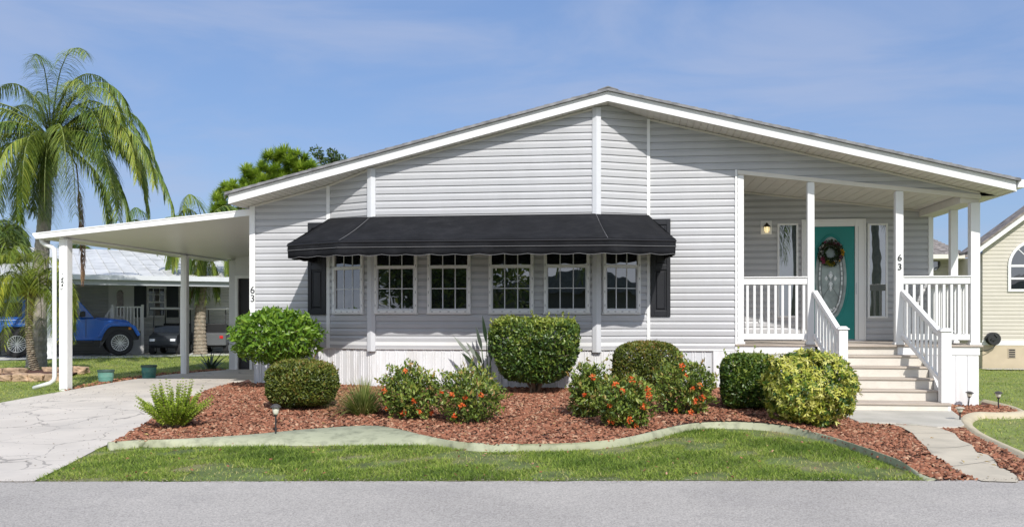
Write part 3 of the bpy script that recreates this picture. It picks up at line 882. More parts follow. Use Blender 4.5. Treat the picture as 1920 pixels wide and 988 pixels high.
# valance hangs from the lower edge, with end returns to the wall
wall_l = Vector((-5.10, WY - .03, 2.50)); wall_r = Vector((.62, WY - .03, 2.51))
path = [wall_l] + bot + [wall_r]
mb = SB(); acc = 0
V0 = []
for s in range(5):
    a, b = path[s], path[s + 1]; L = (b - a).length; n = max(4, int(L / .05))
    for i in range(n + (1 if s == 4 else 0)):
        V0.append((a.lerp(b, i / n), acc + L * i / n, s))
    acc += L
rows = [0, .045, .10, .115, .155, .205]
outw = []
for i in range(len(V0)):
    d = (V0[min(i + 1, len(V0) - 1)][0] - V0[max(i - 1, 0)][0]).normalized(); outw.append(Vector((d.y, -d.x, 0)).normalized())
for i, (p, u, s) in enumerate(V0):
    rip = .012 * math.sin(u * 9.1) + .008 * math.sin(u * 23.0 + 1)
    for j, r in enumerate(rows):
        dz = r + (scallop(u) if j == len(rows) - 1 else 0)
        q = Vector(p) + outw[i] * (rip * (r / .2) ** 1.4 + (.004 if j in (2,) else 0)) - Vector((0, 0, dz)); mb.v.append(tuple(q))
nr = len(rows)
for i in range(len(V0) - 1):
    for j in range(nr - 1):
        k = i * nr + j; mb.f.append((k, k + 1, k + nr + 1, k + nr))
va = mb.build('valance', CANVAS, aw, smooth=True, fix=False)
sol = va.modifiers.new('thick', 'SOLIDIFY'); sol.thickness = .005
mb = SB()
mb.tube([p + outw[i] * (.010 + (.012 * math.sin(u * 9.1) + .008 * math.sin(u * 23.0 + 1)) * .38) - Vector((0, 0, .10)) for i, (p, u, s) in enumerate(V0)], .0045, 5)
mb.tube([Vector(mb2) for mb2 in [tuple(Vector(p) + outw[i] * (.012 * math.sin(u * 9.1) + .008 * math.sin(u * 23 + 1)) - Vector((0, 0, .205 + scallop(u)))) for i, (p, u, s) in enumerate(V0)]], .004, 5)
for s in (1, 2):
    mb.tube([top[s].lerp(bot[s], t / 6) + Vector((0, 0, .004 - .022 * math.sin(t / 6 * math.pi))) for t in range(7)], .0045, 5)
mb.build('piping', PIPING, aw)
mb = SB()
for tv, bv, wv in ((top[0], bot[0], wall_l), (top[3], bot[3], wall_r)): mb.add([tv, bv, wv], [(0, 1, 2)])
mb.build('end_panel', CANVAS, aw)
# awning frame tubes against the wall
mb = SB()
for a, b in zip(path, path[1:]): mb.tube([a - Vector((0, 0, .02)), b - Vector((0, 0, .02))], .013, 6)
for s in (1, 2): mb.tube([bot[s] - Vector((0, 0, .02)), Vector((top[s].x, BY - .03, 2.48))], .012, 6)
mb.build('frame_tube', DARKMET, aw)

# ---- numbers
def digits(txt, loc, size, name='house_number', parent=house, rot=(R(90), 0, 0), m=NUMB, ex=.006):
    cu = bpy.data.curves.new(name, 'FONT'); cu.body = txt; cu.size = size; cu.extrude = ex; cu.align_x = 'CENTER'
    tmp = bpy.data.objects.new('tmp', cu); me = bpy.data.meshes.new_from_object(tmp)
    bpy.data.objects.remove(tmp); bpy.data.curves.remove(cu)
    me.transform(Matrix.Translation(loc) @ Matrix.Rotation(rot[2], 4, 'Z') @ Matrix.Rotation(rot[0], 4, 'X'))
    me.materials.clear(); me.materials.append(m)
    o = bpy.data.objects.new(name, me); COL.objects.link(o); o.parent = parent
    o.matrix_parent_inverse = HI if parent is house else Matrix.Identity(4)
    return o
digits('6', (-6.205, WY - .038, 1.775), .17); digits('3', (-6.205, WY - .038, 1.635), .17)

# ---------------------------------------------------------------- porch (parts of the house)
DZ = .955
mb = HB()
for k in range(14):
    y = 14.55 + k * .146
    mb.box(1.72, 5.40, y, y + .140, DZ - .028, DZ)
mb.build('porch_deck', WOODST, bevel=.003)
mb = HB()
mb.box(1.752, 2.93, 14.572, 14.598, DZ - .155, DZ - .03); mb.box(4.16, 5.36, 14.572, 14.598, DZ - .155, DZ - .03); mb.box(5.335, 5.36, 14.6, 16.59, DZ - .155, DZ - .03)
mb.build('deck_trim', WHITE, bevel=.004)
mb = HB()
def panels(x0, x1, n, y):
    for i in range(n):
        a = x0 + (x1 - x0) * i / n; b = x0 + (x1 - x0) * (i + 1) / n - .008
        mb.box(a, b, y, y + .012, -.03, DZ - .157)
    mb.box(x0, x1, y + .008, y + .02, -.03, DZ - .159)
panels(1.755, 2.93, 6, 14.582)
mb.build('porch_skirting', SKIRT); mb = HB()
panels(4.52, 5.35, 5, 14.582)
ya = 14.6
for i in range(10):
    mb.box(5.328, 5.34, ya + i * .199, ya + i * .199 + .19, -.03, DZ - .157)
mb.build('porch_skirting', SKIRT)
# header, ceiling, side beam
def zc(x): return 3.648 - .1235 * (x - 1.78)
mb = HB()
mb.prism([(1.752, zc(1.752) - .03), (5.37, zc(5.37) - .03), (5.37, zc(5.37) + .035), (1.752, zc(1.752) + .035)], 14.555, 14.62, lambda u, v, w: (u, w, v))
mb.build('porch_header', GREYTRIM if False else SOFFIT, bevel=.003)
mb = HB()
soffit_run(1.75, 5.10, 14.62, 16.6, lambda x: zc(x) + .006, .165, .006)
mb.build('porch_ceiling', SOFFIT, fix=False)
mb = HB(); mb.bar((1.76, 16.575, zc(1.76) - .012), (5.1, 16.575, zc(5.1) - .012), .022, .025); mb.build('ceiling_channel', SOFFIT)
mb = HB(); mb.box(5.09, 5.37, 14.621, 16.59, zc(5.3) - .09, zc(5.2) + .02); mb.build('porch_beam', SOFFIT, bevel=.004)
def post(x, y, w_, z1, z0=DZ):
    mb = HB(); mb.box(x - w_ / 2, x + w_ / 2, y - w_ / 2, y + w_ / 2, z0 + .001, z1)
    o = mb.build('porch_post', WHITE, bevel=.006)
    mb = SB(); mb.box(x - w_ / 2 - .018, x + w_ / 2 + .018, y - w_ / 2 - .012, y + w_ / 2 + .012, z0 + .001, z0 + .035); mb.build('post_base', WHITE, o, bevel=.004)
    return o
post(1.805, 14.63, .095, zc(1.8) - .031); post(2.872, 14.63, .105, zc(2.87) - .031)
p3 = post(4.19, 14.63, .115, zc(4.19) - .031); post(5.300, 14.65, .135, zc(5.3) - .09); post(5.33, 15.62, .115, zc(5.3) - .09)
digits('6', (4.19, 14.63 - .0635, 2.245), .14); digits('3', (4.19, 14.63 - .0635, 2.105), .14)
# railings: rails with each baluster a sub-part
RT, RB_ = 1.995, 1.075
BALS = []
def railing(a, b, n, y_axis=False):
    mb = HB()
    def bx(m_, u0, u1, z0, z1, hw):
        if y_axis: m_.box(a[0] - hw, a[0] + hw, u0, u1, z0, z1)
        else: m_.box(u0, u1, a[1] - hw, a[1] + hw, z0, z1)
    u0, u1 = (a[1], b[1]) if y_axis else (a[0], b[0])
    bx(mb, u0, u1, RT - .105, RT, .035); bx(mb, u0, u1, RT, RT + .018, .055)
    r = mb.build('porch_railing', WHITE, bevel=.005)
    m3 = SB(); bx(m3, u0, u1, RB_ - .045, RB_ + .045, .025); m3.build('bottom_rail', WHITE, r, bevel=.005)
    for i in range(n):
        u = u0 + (u1 - u0) * (i + .55) / n
        m2 = SB(); bx(m2, u - .019, u + .019, RB_ + .044, RT - .104, .019); m2.build('baluster', WHITE, r, bevel=.003)
railing((1.853, 14.63), (2.819, 14.63), 9); railing((4.248, 14.63), (5.232, 14.63), 9)
railing((5.32, 14.72), (5.32, 15.56), 7, True); railing((5.32, 15.68), (5.32, 16.56), 7, True)
# stairs
lv = [(.797, 14.40), (.640, 14.18), (.480, 13.98), (.322, 13.78), (.165, 13.42)]
xl, xr_ = 3.0, 4.50
mb = HB()
prev = 14.6
for i, (z, y) in enumerate(lv):
    yb = ([14.57] + [q[1] for q in lv])[i]
    mb.box(xl, xr_ + (.06 if i == 4 else 0), y, yb + .03 if i else 14.57, z - .028, z)
stp = mb.build('steps', WOODST, bevel=.005)
zs = [DZ] + [z for z, y in lv] + [.05]
ys = [14.575] + [y for z, y in lv]
for i in range(6):
    mb = SB(); mb.box(xl, xr_ + (.055 if i == 5 else -.005), ys[i] + .022, ys[i] + .040, zs[i + 1] + .001 if i < 5 else .03, zs[i] - .029); mb.build('riser', RISER, stp, bevel=.003)
# deck front edge board over the stair opening
mb = SB(); mb.box(2.93, 4.16, 14.545, 14.549, DZ - .03, DZ - .002); mb.build('nosing', WOODST, stp)
# closed stringers
for x in (xl - .035, xr_ + .004):
    mb = SB()
    poly = [(14.58, -.02), (14.58, DZ - .02), (14.38, .81), (13.80, .335), (13.50, .15), (13.45, -.02)]
    mb.prism(poly, x, x + .03, lambda u, v, w: (w, u, v)); mb.build('stringer', WHITE, stp)
mb = SB(); mb.box(4.515, 4.556, 13.44, 13.62, -.02, .135); mb.box(3.0, 4.556, 13.62, 13.64, -.02, .13); mb.build('side_board', WHITE, stp)
def newel(x, y, z1, w_=.125):
    mb = HB(); h = w_ / 2
    mb.box(x - h, x + h, y - h, y + h, .166, z1)
    o = mb.build('newel_post', WHITE, bevel=.006)
    mb = SB(); mb.box(x - h - .02, x + h + .02, y - h - .02, y + h + .02, z1 + .001, z1 + .02)
    mb.prism([(-h - .008, z1 + .02), (h + .008, z1 + .02), (h - .02, z1 + .05), (-h + .02, z1 + .05)], y - h, y + h, lambda u, v, w: (x + u, w, v))
    mb.build('post_cap', WHITE, o, bevel=.006)
newel(3.12, 13.6, 1.20); newel(4.52, 13.58, 1.175, .14)
def stair_rail(xa, ya, za, xb, yb, zb_, n):
    "sloping rail; top edge from a down to b"
    mb = HB()
    a, b = Vector((xa, ya, za)), Vector((xb, yb, zb_))
    mb.bar(a - Vector((0, 0, .025)), b - Vector((0, 0, .025)), .075, .05, (0, 0, 1))
    mb.bar(a - Vector((0, 0, .07)), b - Vector((0, 0, .07)), .045, .045, (0, 0, 1))
    dz = .70
    r = mb.build('stair_railing', WHITE, bevel=.004)
    m3 = SB(); m3.bar(a - Vector((0, 0, dz)), b - Vector((0, 0, dz)), .045, .06, (0, 0, 1)); m3.build('bottom_rail', WHITE, r, bevel=.004)
    for i in range(n):
        t = (i + .6) / n; p = a.lerp(b, t)
        m2 = SB(); m2.box(p.x - .018, p.x + .018, p.y - .018, p.y + .018, p.z - dz, p.z - .08); m2.build('baluster', WHITE, r, bevel=.003)
stair_rail(2.925, 14.57, 1.80, 3.10, 13.66, 1.19, 8)
stair_rail(4.235, 14.57, 1.80, 4.50, 13.66, 1.165, 9)

# ---- front door and sidelights
DY = 16.6
dx0, dx1, dz0, dz1 = 3.20, 4.01, .99, 2.972
mb = HB()
mb.box(3.13, dx0, DY - .05, DY, dz0 - .02, dz1 + .10); mb.box(dx1, 4.165, DY - .05, DY, dz0 - .02, dz1 + .10); mb.box(dx0, dx1, DY - .05, DY, dz1 + .002, dz1 + .10)
mb.box(3.10, 3.13, DY - .065, DY, dz0 - .02, dz1 + .13); mb.box(4.165, 4.19, DY - .065, DY, dz0 - .02, dz1 + .13); mb.box(3.13, 4.165, DY - .065, DY, dz1 + .101, dz1 + .13)
df = mb.build('door_frame', WHITE, bevel=.004)
mb = SB(); mb.box(dx1 + .012, dx1 + .026, DY - .062, DY - .051, 1.78, 1.98); mb.build('handle', GREYTRIM, df, bevel=.002)
mb = SB(); mb.box(dx1 + .05, dx1 + .058, DY - .054, DY - .0505, dz0, dz1); mb.box(3.14, 4.16, DY - .08, DY - .02, dz0 - .045, dz0 - .022); mb.build('threshold', mat('aluminium', (.45, .45, .46), .35, metal=.8), df)
mb = HB(); mb.box(dx0 + .002, dx1 - .002, DY - .0285, DY - .005, dz0, dz1)
door = mb.build('front_door', TEAL, bevel=.004)
ocx, ocz, oa, ob = 3.60, 2.06, .275, .735
def oval_ring(r0, r1, yy0, yy1, m, nm, cx=ocx, cz=ocz, a=oa, b=ob, n=56):
    mb = SB()
    for k in range(n):
        an = 2 * math.pi * k / n; c, s = math.cos(an), math.sin(an)
        mb.v += [(cx + (a + r0) * c, yy0, cz + (b + r0) * s), (cx + (a + (r0 + r1) / 2) * c, yy1, cz + (b + (r0 + r1) / 2) * s), (cx + (a + r1) * c, yy0, cz + (b + r1) * s)]
    for k in range(n):
        i = 3 * k; j = 3 * ((k + 1) % n)
        mb.f += [(i, j, j + 1, i + 1), (i + 1, j + 1, j + 2, i + 2)]
    return mb.build(nm, m, door, smooth=True)
oval_ring(-.01, .05, DY - .028, DY - .052, TEAL, 'oval_moulding')
ETCH = mat('etched_glass', (.30, .36, .35), .35, var=.25, scale=8, bump=.6, bscale=70, dist=.004)
mb = SB(); mb.v = [(ocx + (oa - .005) * math.cos(2 * math.pi * k / 56), DY - .031, ocz + (ob - .005) * math.sin(2 * math.pi * k / 56)) for k in range(56)]
mb.f = [tuple(range(56))]; mb.build('oval_glass', ETCH, door)
CAME = mat('bevelled_glass', (.72, .76, .76), .12, spec=.8)
LEADM = mat('lead_came', (.14, .15, .15), .5)
mb = SB()
def ell(a, b, n=40, cz=ocz, a0=0, a1=2 * math.pi): return [(ocx + a * math.cos(a0 + (a1 - a0) * k / n), DY - .034, cz + b * math.sin(a0 + (a1 - a0) * k / n)) for k in range(n + 1)]
mb.tube(ell(.215, .655), .006, 5, False); mb.tube(ell(.165, .59), .005, 5, False)
mb.tube([(ocx + .055 * math.sin(t * 6.28) * (1), DY - .034, 1.86 + .30 * t) for t in [k / 20 for k in range(21)]], .004, 5)
mb.tube([(ocx - .055 * math.sin(t * 6.28), DY - .034, 1.86 + .30 * t) for t in [k / 20 for k in range(21)]], .004, 5)
for sgn in (-1, 1):
    mb.tube([(ocx + sgn * (.02 + .12 * math.sin(t * 3.14)), DY - .034, 1.40 + .5 * t) for t in [k / 16 for k in range(17)]], .004, 5)
mb.build('lead_came', LEADM, door)
mb = SB()
for k in range(46):
    an = 2 * math.pi * k / 46
    if k % 5 == 4: continue
    x, z = ocx + .19 * math.cos(an), ocz + .622 * math.sin(an); hh = .030
    tx, tz = -.19 * math.sin(an), .622 * math.cos(an); l = math.hypot(tx, tz); tx /= l; tz /= l
    nx_, nz_ = tz, -tx
    mb.add([(x + tx * hh + nx_ * .013, DY - .033, z + tz * hh + nz_ * .013), (x - tx * hh + nx_ * .013, DY - .033, z - tz * hh + nz_ * .013), (x - tx * hh - nx_ * .013, DY - .033, z - tz * hh - nz_ * .013), (x + tx * hh - nx_ * .013, DY - .033, z + tz * hh - nz_ * .013), (x, DY - .040, z)], [(0, 1, 4), (1, 2, 4), (2, 3, 4), (3, 0, 4)])
for (x, z, r_, q) in ((0, 2.12, .045, .075), (-.075, 2.06, .03, .05), (.075, 2.06, .03, .05), (0, 1.97, .04, .07), (0, 1.88, .03, .05), (0, 1.50, .05, .03), (-.06, 1.53, .03, .03), (.06, 1.53, .03, .03), (-.11, 1.58, .02, .04), (.11, 1.58, .02, .04)):
    mb.add([(ocx + x - r_, DY - .033, z), (ocx + x, DY - .033, z - q), (ocx + x + r_, DY - .033, z), (ocx + x, DY - .033, z + q), (ocx + x, DY - .042, z)], [(0, 1, 4), (1, 2, 4), (2, 3, 4), (3, 0, 4)])
mb.build('bevelled_glass', CAME, door, fix=True)
SIDEG = glass_mat('sidelight_glass', (.025, .04, .036), 2.9, .01, .003)
def sidelight(x0, x1, z0, z1):
    mb = HB(); f_ = .035; y0, y1 = DY - .045, DY
    mb.box(x0, x0 + f_, y0, y1, z0, z1); mb.box(x1 - f_, x1, y0, y1, z0, z1); mb.box(x0 + f_, x1 - f_, y0, y1, z0, z0 + f_); mb.box(x0 + f_, x1 - f_, y0, y1, z1 - f_, z1)
    f = mb.build('sidelight', WHITE, bevel=.004)
    mb = SB(); mb.add([(x0 + f_, DY - .034, z0 + f_), (x1 - f_, DY - .034, z0 + f_), (x1 - f_, DY - .034, z1 - f_), (x0 + f_, DY - .034, z1 - f_)], [(0, 1, 2, 3)]); mb.build('pane', SIDEG, f, fix=False)
sidelight(2.685, 3.045, 1.37, 3.04); sidelight(4.225, 4.565, 1.36, 3.02)
# wall lantern
mb = HB(); mb.box(2.395, 2.59, DY - .035, DY - .012, 2.845, 3.09)
wl = mb.build('wall_lantern', WHITE, bevel=.006)
mb = SB(); mb.lathe([(.005, .165), (.02, .15), (.035, .13), (.062, .105), (.066, .095), (.05, .09)], 16, off=(2.492, DY - .11, 2.88)); mb.bar((2.492, DY - .035, 3.02), (2.492, DY - .10, 3.04), .02, .02)
for k in range(6):
    an = k * math.pi / 3; mb.bar((2.492 + .055 * math.cos(an), DY - .11 + .055 * math.sin(an), 2.975), (2.492 + .035 * math.cos(an), DY - .11 + .035 * math.sin(an), 2.875), .006, .006)
mb.build('lantern_cap', mat('bronze', (.06, .05, .035), .4, metal=.7), wl)
LM = bpy.data.materials.new('lit_lantern_glass'); LM.use_nodes = True
LM.node_tree.nodes['Principled BSDF'].inputs['Base Color'].default_value = (.8, .7, .45, 1)
LM.node_tree.nodes['Principled BSDF'].inputs['Emission Color'].default_value = (1, .8, .42, 1)
LM.node_tree.nodes['Principled BSDF'].inputs['Emission Strength'].default_value = .9
mb = SB(); mb.lathe([(.028, 2.872), (.046, 2.91), (.05, 2.972), (.02, 2.98)], 16, off=(2.492, DY - .11, 0)); mb.build('lamp_glass', LM, wl, smooth=True)
mb = HB(); mb.box(2.36, 2.44, DY - .035, DY - .012, 1.27, 1.39); mb.build('outlet_cover', GREYTRIM, bevel=.004)

# wreath hung on the door (a thing of its own)
wr = empty('wreath', (3.585, DY - .075, 2.50)); tag(wr, 'round wreath of dark leaves with pink, white and yellow flowers on the teal door', 'wreath')
mb = MB(); mb.tube([(.155 * math.cos(t), 0, .165 * math.sin(t)) for t in [2 * math.pi * k / 28 for k in range(29)]], .026, 8, False); mb.build('ring', mat('twig_brown', (.06, .04, .022), .9), wr)
n = 900; th = rng.uniform(0, 2 * math.pi, n); ph = rng.uniform(0, 2 * math.pi, n); rr_ = .155 + .045 * np.cos(ph)
P = np.stack([rr_ * np.cos(th), -.045 * np.abs(np.sin(ph)) - .01, rr_ * 1.06 * np.sin(th)], 1)
Dn = unit(np.stack([np.cos(th) * np.cos(ph), -np.abs(np.sin(ph)), np.sin(th) * np.cos(ph)], 1) + rng.normal(0, .5, (n, 3)))
V, F = leaf_geo(P, Dn, rng.normal(0, 1, (n, 3)), rng.uniform(.03, .06, n), rng.uniform(.012, .022, n))
np_mesh('leaves', V, F, ramp_mat('wreath_leaf', [(.01, .018, .01), (.02, .045, .015), (.05, .08, .02)], .5), wr, np.repeat(rng.random(n), 4))
def blob_flower(c, r, m, parent, petals=14, name='flower'):
    an = rng.normal(0, 1, (petals, 3)); an[:, 1] = -np.abs(an[:, 1]); D = unit(an)
    V, F = leaf_geo(np.tile(c, (petals, 1)), D, rng.normal(0, 1, (petals, 3)), r, r * .7, fold=.3)
    return np_mesh(name, V, F, m, parent)
fm = {k: mat('petal_' + k, c, .6) for k, c in dict(pink=(.36, .05, .13), white=(.75, .75, .70), yellow=(.75, .42, .03), green=(.25, .24, .02), mauve=(.22, .07, .12)).items()}
for a, rad, k, s in ((215, .17, 'pink', .05), (228, .19, 'pink', .045), (250, .17, 'green', .06), (270, .19, 'green', .055), (285, .17, 'yellow', .035), (335, .17, 'mauve', .05), (350, .19, 'yellow', .04), (5, .20, 'yellow', .045), (15, .19, 'yellow', .035), (50, .18, 'mauve', .045), (75, .17, 'mauve', .04), (100, .16, 'mauve', .035), (140, .18, 'white', .032), (155, .20, 'white', .03), (170, .17, 'white', .032), (185, .15, 'white', .03), (200, .18, 'white', .025), (40, .21, 'white', .022), (300, .15, 'white', .03), (120, .2, 'pink', .03), (25, .16, 'mauve', .03), (318, .19, 'yellow', .025)):
    blob_flower((rad * math.cos(R(a)), -.05, 1.06 * rad * math.sin(R(a))), s, fm[k], wr)
# ---------------------------------------------------------------- carport
cp = empty('carport', (-9.9, 14.85, .1)); tag(cp, 'white flat roofed carport on square posts attached to the left side of the grey home', 'carport')
CI = Matrix.Translation((9.9, -14.85, -.1))
PAN = mat('carport_pan', (.66, .64, .60), .35, var=.03, scale=.6)
class CB(MB):
    def build(s, name, m, parent=None, **k):
        o = MB.build(s, name, m, None, **k)
        if parent: o.parent = parent
        else: o.parent = cp; o.matrix_parent_inverse = CI
        return o
def zcp(x): return 3.09 + (x + 6.27) * (3.09 - 2.742) / (10.075 - 6.27)     # underside
CXL, CXR, CY0, CY1 = -10.10, -6.265, 14.60, 21.3
mb = CB()
mb.add([(CXL, CY0 + .02, zcp(CXL)), (CXR, CY0 + .02, zcp(CXR)), (CXR, CY1, zcp(CXR)), (CXL, CY1, zcp(CXL)),
        (CXL, CY0 + .02, zcp(CXL) + .075), (CXR, CY0 + .02, zcp(CXR) + .075), (CXR, CY1, zcp(CXR) + .075), (CXL, CY1, zcp(CXL) + .075)],
       [(0, 3, 2, 1), (4, 5, 6, 7), (0, 1, 5, 4), (1, 2, 6, 5), (2, 3, 7, 6), (3, 0, 4, 7)])
rf = mb.build('roof_pan', PAN)
mb = CB()
mb.prism([(CXL, zcp(CXL) - .004), (CXR, zcp(CXR) - .004), (CXR, zcp(CXR) + .098), (CXL, zcp(CXL) + .098)], CY0, CY0 + .018, lambda u, v, w: (u, w, v))
mb.prism([(CXL, zcp(CXL) + .085), (CXR, zcp(CXR) + .085), (CXR, zcp(CXR) + .105), (CXL, zcp(CXL) + .105)], CY0 - .012, CY0 - .001, lambda u, v, w: (u, w, v))
mb.build('fascia', WHITE, bevel=.003)
mb = CB()
mb.prism([(CXL - .002, 2.735), (CXL - .06, 2.735), (CXL - .115, 2.80), (CXL - .118, 2.835), (CXL - .002, 2.845)], CY0 - .005, CY1, lambda u, v, w: (u, w, v))
mb.build('gutter', WHITE, bevel=.003)
# side beam
BMX = -9.76
mb = CB(); mb.box(BMX - .04, BMX + .04, 14.72, CY1, 2.745, zcp(BMX) - .002); bmo = mb.build('beam', WHITE, bevel=.003)
mb = CB()
for y, z in ((14.712, 2.84), (14.712, 2.775)): mb.tube([(BMX + .0, y, z), (BMX + .0, y + .008, z)], .011, 8)
for dy, z in ((.10, 2.83), (.10, 2.785)): mb.tube([(BMX + .04, 14.72 + dy, z), (BMX + .048, 14.72 + dy, z)], .012, 8)
mb.build('bolt', DARKMET, bmo)
for (x, y, w_) in ((-9.76, 14.85, .155), (-9.76, 19.2, .135)):
    mb = CB(); h = w_ / 2; g0 = gz(x, y)
    mb.box(x - h, x + h, y - h, y + h, g0 - .02, 2.743)
    o = mb.build('post', WHITE, bevel=.006)
    mb = CB()
    mb.box(x - h * .5, x + h * .5, y - h - .012, y - h - .001, g0 + .02, 2.74); mb.build('post_rib', WHITE, o, bevel=.002)
    if y < 15:
        mb = CB()
        for q in range(16):
            zz = 2.0 + random.gauss(0, .11); xx = x + random.uniform(-.03, .03); r_ = random.uniform(.006, .016)
            mb.v += [(xx + r_ * random.uniform(.6, 1.2) * math.cos(a), y - h - .0135, zz + 1.5 * r_ * random.uniform(.6, 1.3) * math.sin(a)) for a in (0, 1, 2, 3, 4, 5)]; n0 = len(mb.v) - 6; mb.f.append(tuple(range(n0, n0 + 6)))
        mb.build('mildew_spot', mat('mildew', (.12, .13, .12), .9), o, fix=False)
# downspout
mb = CB()
dsx, dsy = -9.905, 14.75
def squ(pts, w_=.07, d_=.055):
    for a, b in zip(pts, pts[1:]): mb.bar(a, b, w_, d_, (0, 1, 0))
mb.tube([(CXL - .05, 14.75, 2.74), (CXL - .045, 14.75, 2.70), (CXL + .0, 14.75, 2.655), (-9.955, 14.75, 2.60), (-9.915, 14.75, 2.565), (dsx, dsy, 2.50), (dsx, dsy, 1.2), (dsx, dsy, .34), (dsx - .01, dsy, .28), (dsx - .07, dsy - .01, .225), (dsx - .38, dsy - .02, .135)], .038, 8)
mb.build('downspout', WHITE, smooth=True)
# storage room at the back of the carport
SHED = mat('shed_panel', (.62, .62, .62), .55, var=.03)
mb = CB()
mb.box(-9.50, -9.34, 20.9, 21.0, .05, 2.74); mb.box(-9.34, -6.2, 20.9, 21.0, 2.37, 3.06); mb.box(-9.50, -9.42, 21.0, 25, .05, 2.74); mb.box(-9.5, -6.2, 25, 25.1, .05, 2.75); mb.box(-9.5, -6.2, 21.01, 25.1, 2.75, 2.8)
mb.box(-8.9, -6.2, 20.9, 21.0, .05, 2.37)
mb.build('storage_wall', SHED, bevel=.003)
mb = CB(); mb.box(-9.34, -9.27, 20.87, 20.95, .08, 2.37); mb.box(-8.97, -8.9, 20.87, 20.95, .08, 2.37); mb.box(-9.27, -8.97, 20.87, 20.95, 2.30, 2.37); mb.build('door_frame', WHITE)
mb = CB(); mb.box(-9.27, -8.97, 20.96, 20.98, .08, 2.30); mb.build('doorway', mat('dark_screen', (.03, .03, .033), .7))

# ---------------------------------------------------------------- neighbour on the left (rotated lot)
TH = R(28)
def camw(xc, t): return Vector((xc * CY - t * SY, xc * SY + t * CY, 0))
N0 = camw(-960 / FPX * 27.0, 27.0)
e1 = camw(math.cos(TH), math.sin(TH)); e2 = camw(-math.sin(TH), math.cos(TH))
NR = math.atan2(e1.y, e1.x)
def nloc(px, b, py=None):
    "local a (and z) of photo pixel on the plane b of the neighbour's frame"
    u = (px - 960) / FPX
    o = Vector((-960 / FPX * 27.0 - b * math.sin(TH), 27.0 + b * math.cos(TH)))
    a = (u * o.y - o.x) / (math.cos(TH) - u * math.sin(TH)); t = o.y + a * math.sin(TH)
    if py is None: return a
    return a, HC + t * (592 - py) / FPX
def nw(a, b, z=0): v = N0 + e1 * a + e2 * b; v.z = z; return v
GL = .1
nb = empty('neighbour_house', (N0.x, N0.y, GL), NR); tag(nb, 'long low grey house with a weathered white metal roof behind the carport', 'house')
NW = mat('neighbour_siding', (.62, .63, .61), .6, var=.05)
METROOF = mat('weathered_metal_roof', (.62, .62, .60), .45, var=.10, scale=1.5, stain=(.27, .27, .25), stain_amt=.75, stain_scale=2.2, stretch=(1, .6, 1))
def nbp(name, m, **k):
    return lambda mb, parent=nb: mb.build(name, m, parent, **k)
WB = 3.5           # wall plane b
aL, aR = -14.0, 16.0
mb = MB(); siding(mb, [(aL, .75), (aR, .75), (aR, 2.75), (aL, 2.75)], (0, WB, 0), (1, 0, 0), h=.11, zb=.75); mb.build('wall', NW, nb, fix=False)
mb = MB(); mb.box(aL, aR, WB + .01, WB + 7, 0, 2.75); mb.build('wall_core', NW, nb)
mb = MB(); mb.box(aL, aR, WB - .03, WB + .005, -.1, .74); sk = mb.build('skirting', mat('block_skirting', (.55, .56, .57), .8, var=.05, scale=4), nb)
mb = MB()
for k in range(4): mb.box(aL, aR, WB - .034, WB - .031, .08 + k * .18, .09 + k * .18)
mb.build('joint', mat('mortar', (.30, .30, .30), .9), sk)
# roof: eave at b=0, ridge at b=6.5
mb = MB()
ez, rz = 2.52, 3.90
n = int((aR - aL + 2) / .42)
for i in range(n):
    a0 = aL - 1 + i * .42; a1 = a0 + .40
    mb.add([(a0, -.15, ez), (a1, -.15, ez), (a1, 8, rz), (a0, 8, rz)], [(0, 1, 2, 3)])
    mb.add([(a1, -.15, ez), (a1 + .004, -.15, ez + .045), (a1 + .004, 8, rz + .045), (a1, 8, rz)], [(0, 1, 2, 3)])
    mb.add([(a1 + .004, -.15, ez + .045), (a1 + .02, -.15, ez), (a1 + .02, 8, rz), (a1 + .004, 8, rz + .045)], [(0, 1, 2, 3)])
mb.box(aL - 1, aR + 1, -.1, 7.95, ez - .10, ez - .09)
mb.add([(aL - 1, 8, rz), (aR + 1, 8, rz), (aR + 1, 14, ez), (aL - 1, 14, ez)], [(0, 1, 2, 3)])
mb.build('roof', METROOF, nb, fix=False)
mb = MB(); mb.box(aL - 1, aR + 1, -.18, -.151, ez - .10, ez + .05); mb.build('fascia', mat('dull_white', (.60, .62, .64), .5, var=.06), nb)
mb = MB(); mb.box(aL - 1, aR + 1, -.05, .12, ez - .26, ez - .101); mb.build('eave_beam', mat('grey_beam', (.38, .40, .42), .5), nb)
for px in (94, 344):
    a = nloc(px, 0.05); mb = MB(); mb.box(a - .09, a + .09, 0, .15, -.05, ez - .262); mb.build('carport_post', WHITE, nb, bevel=.01)
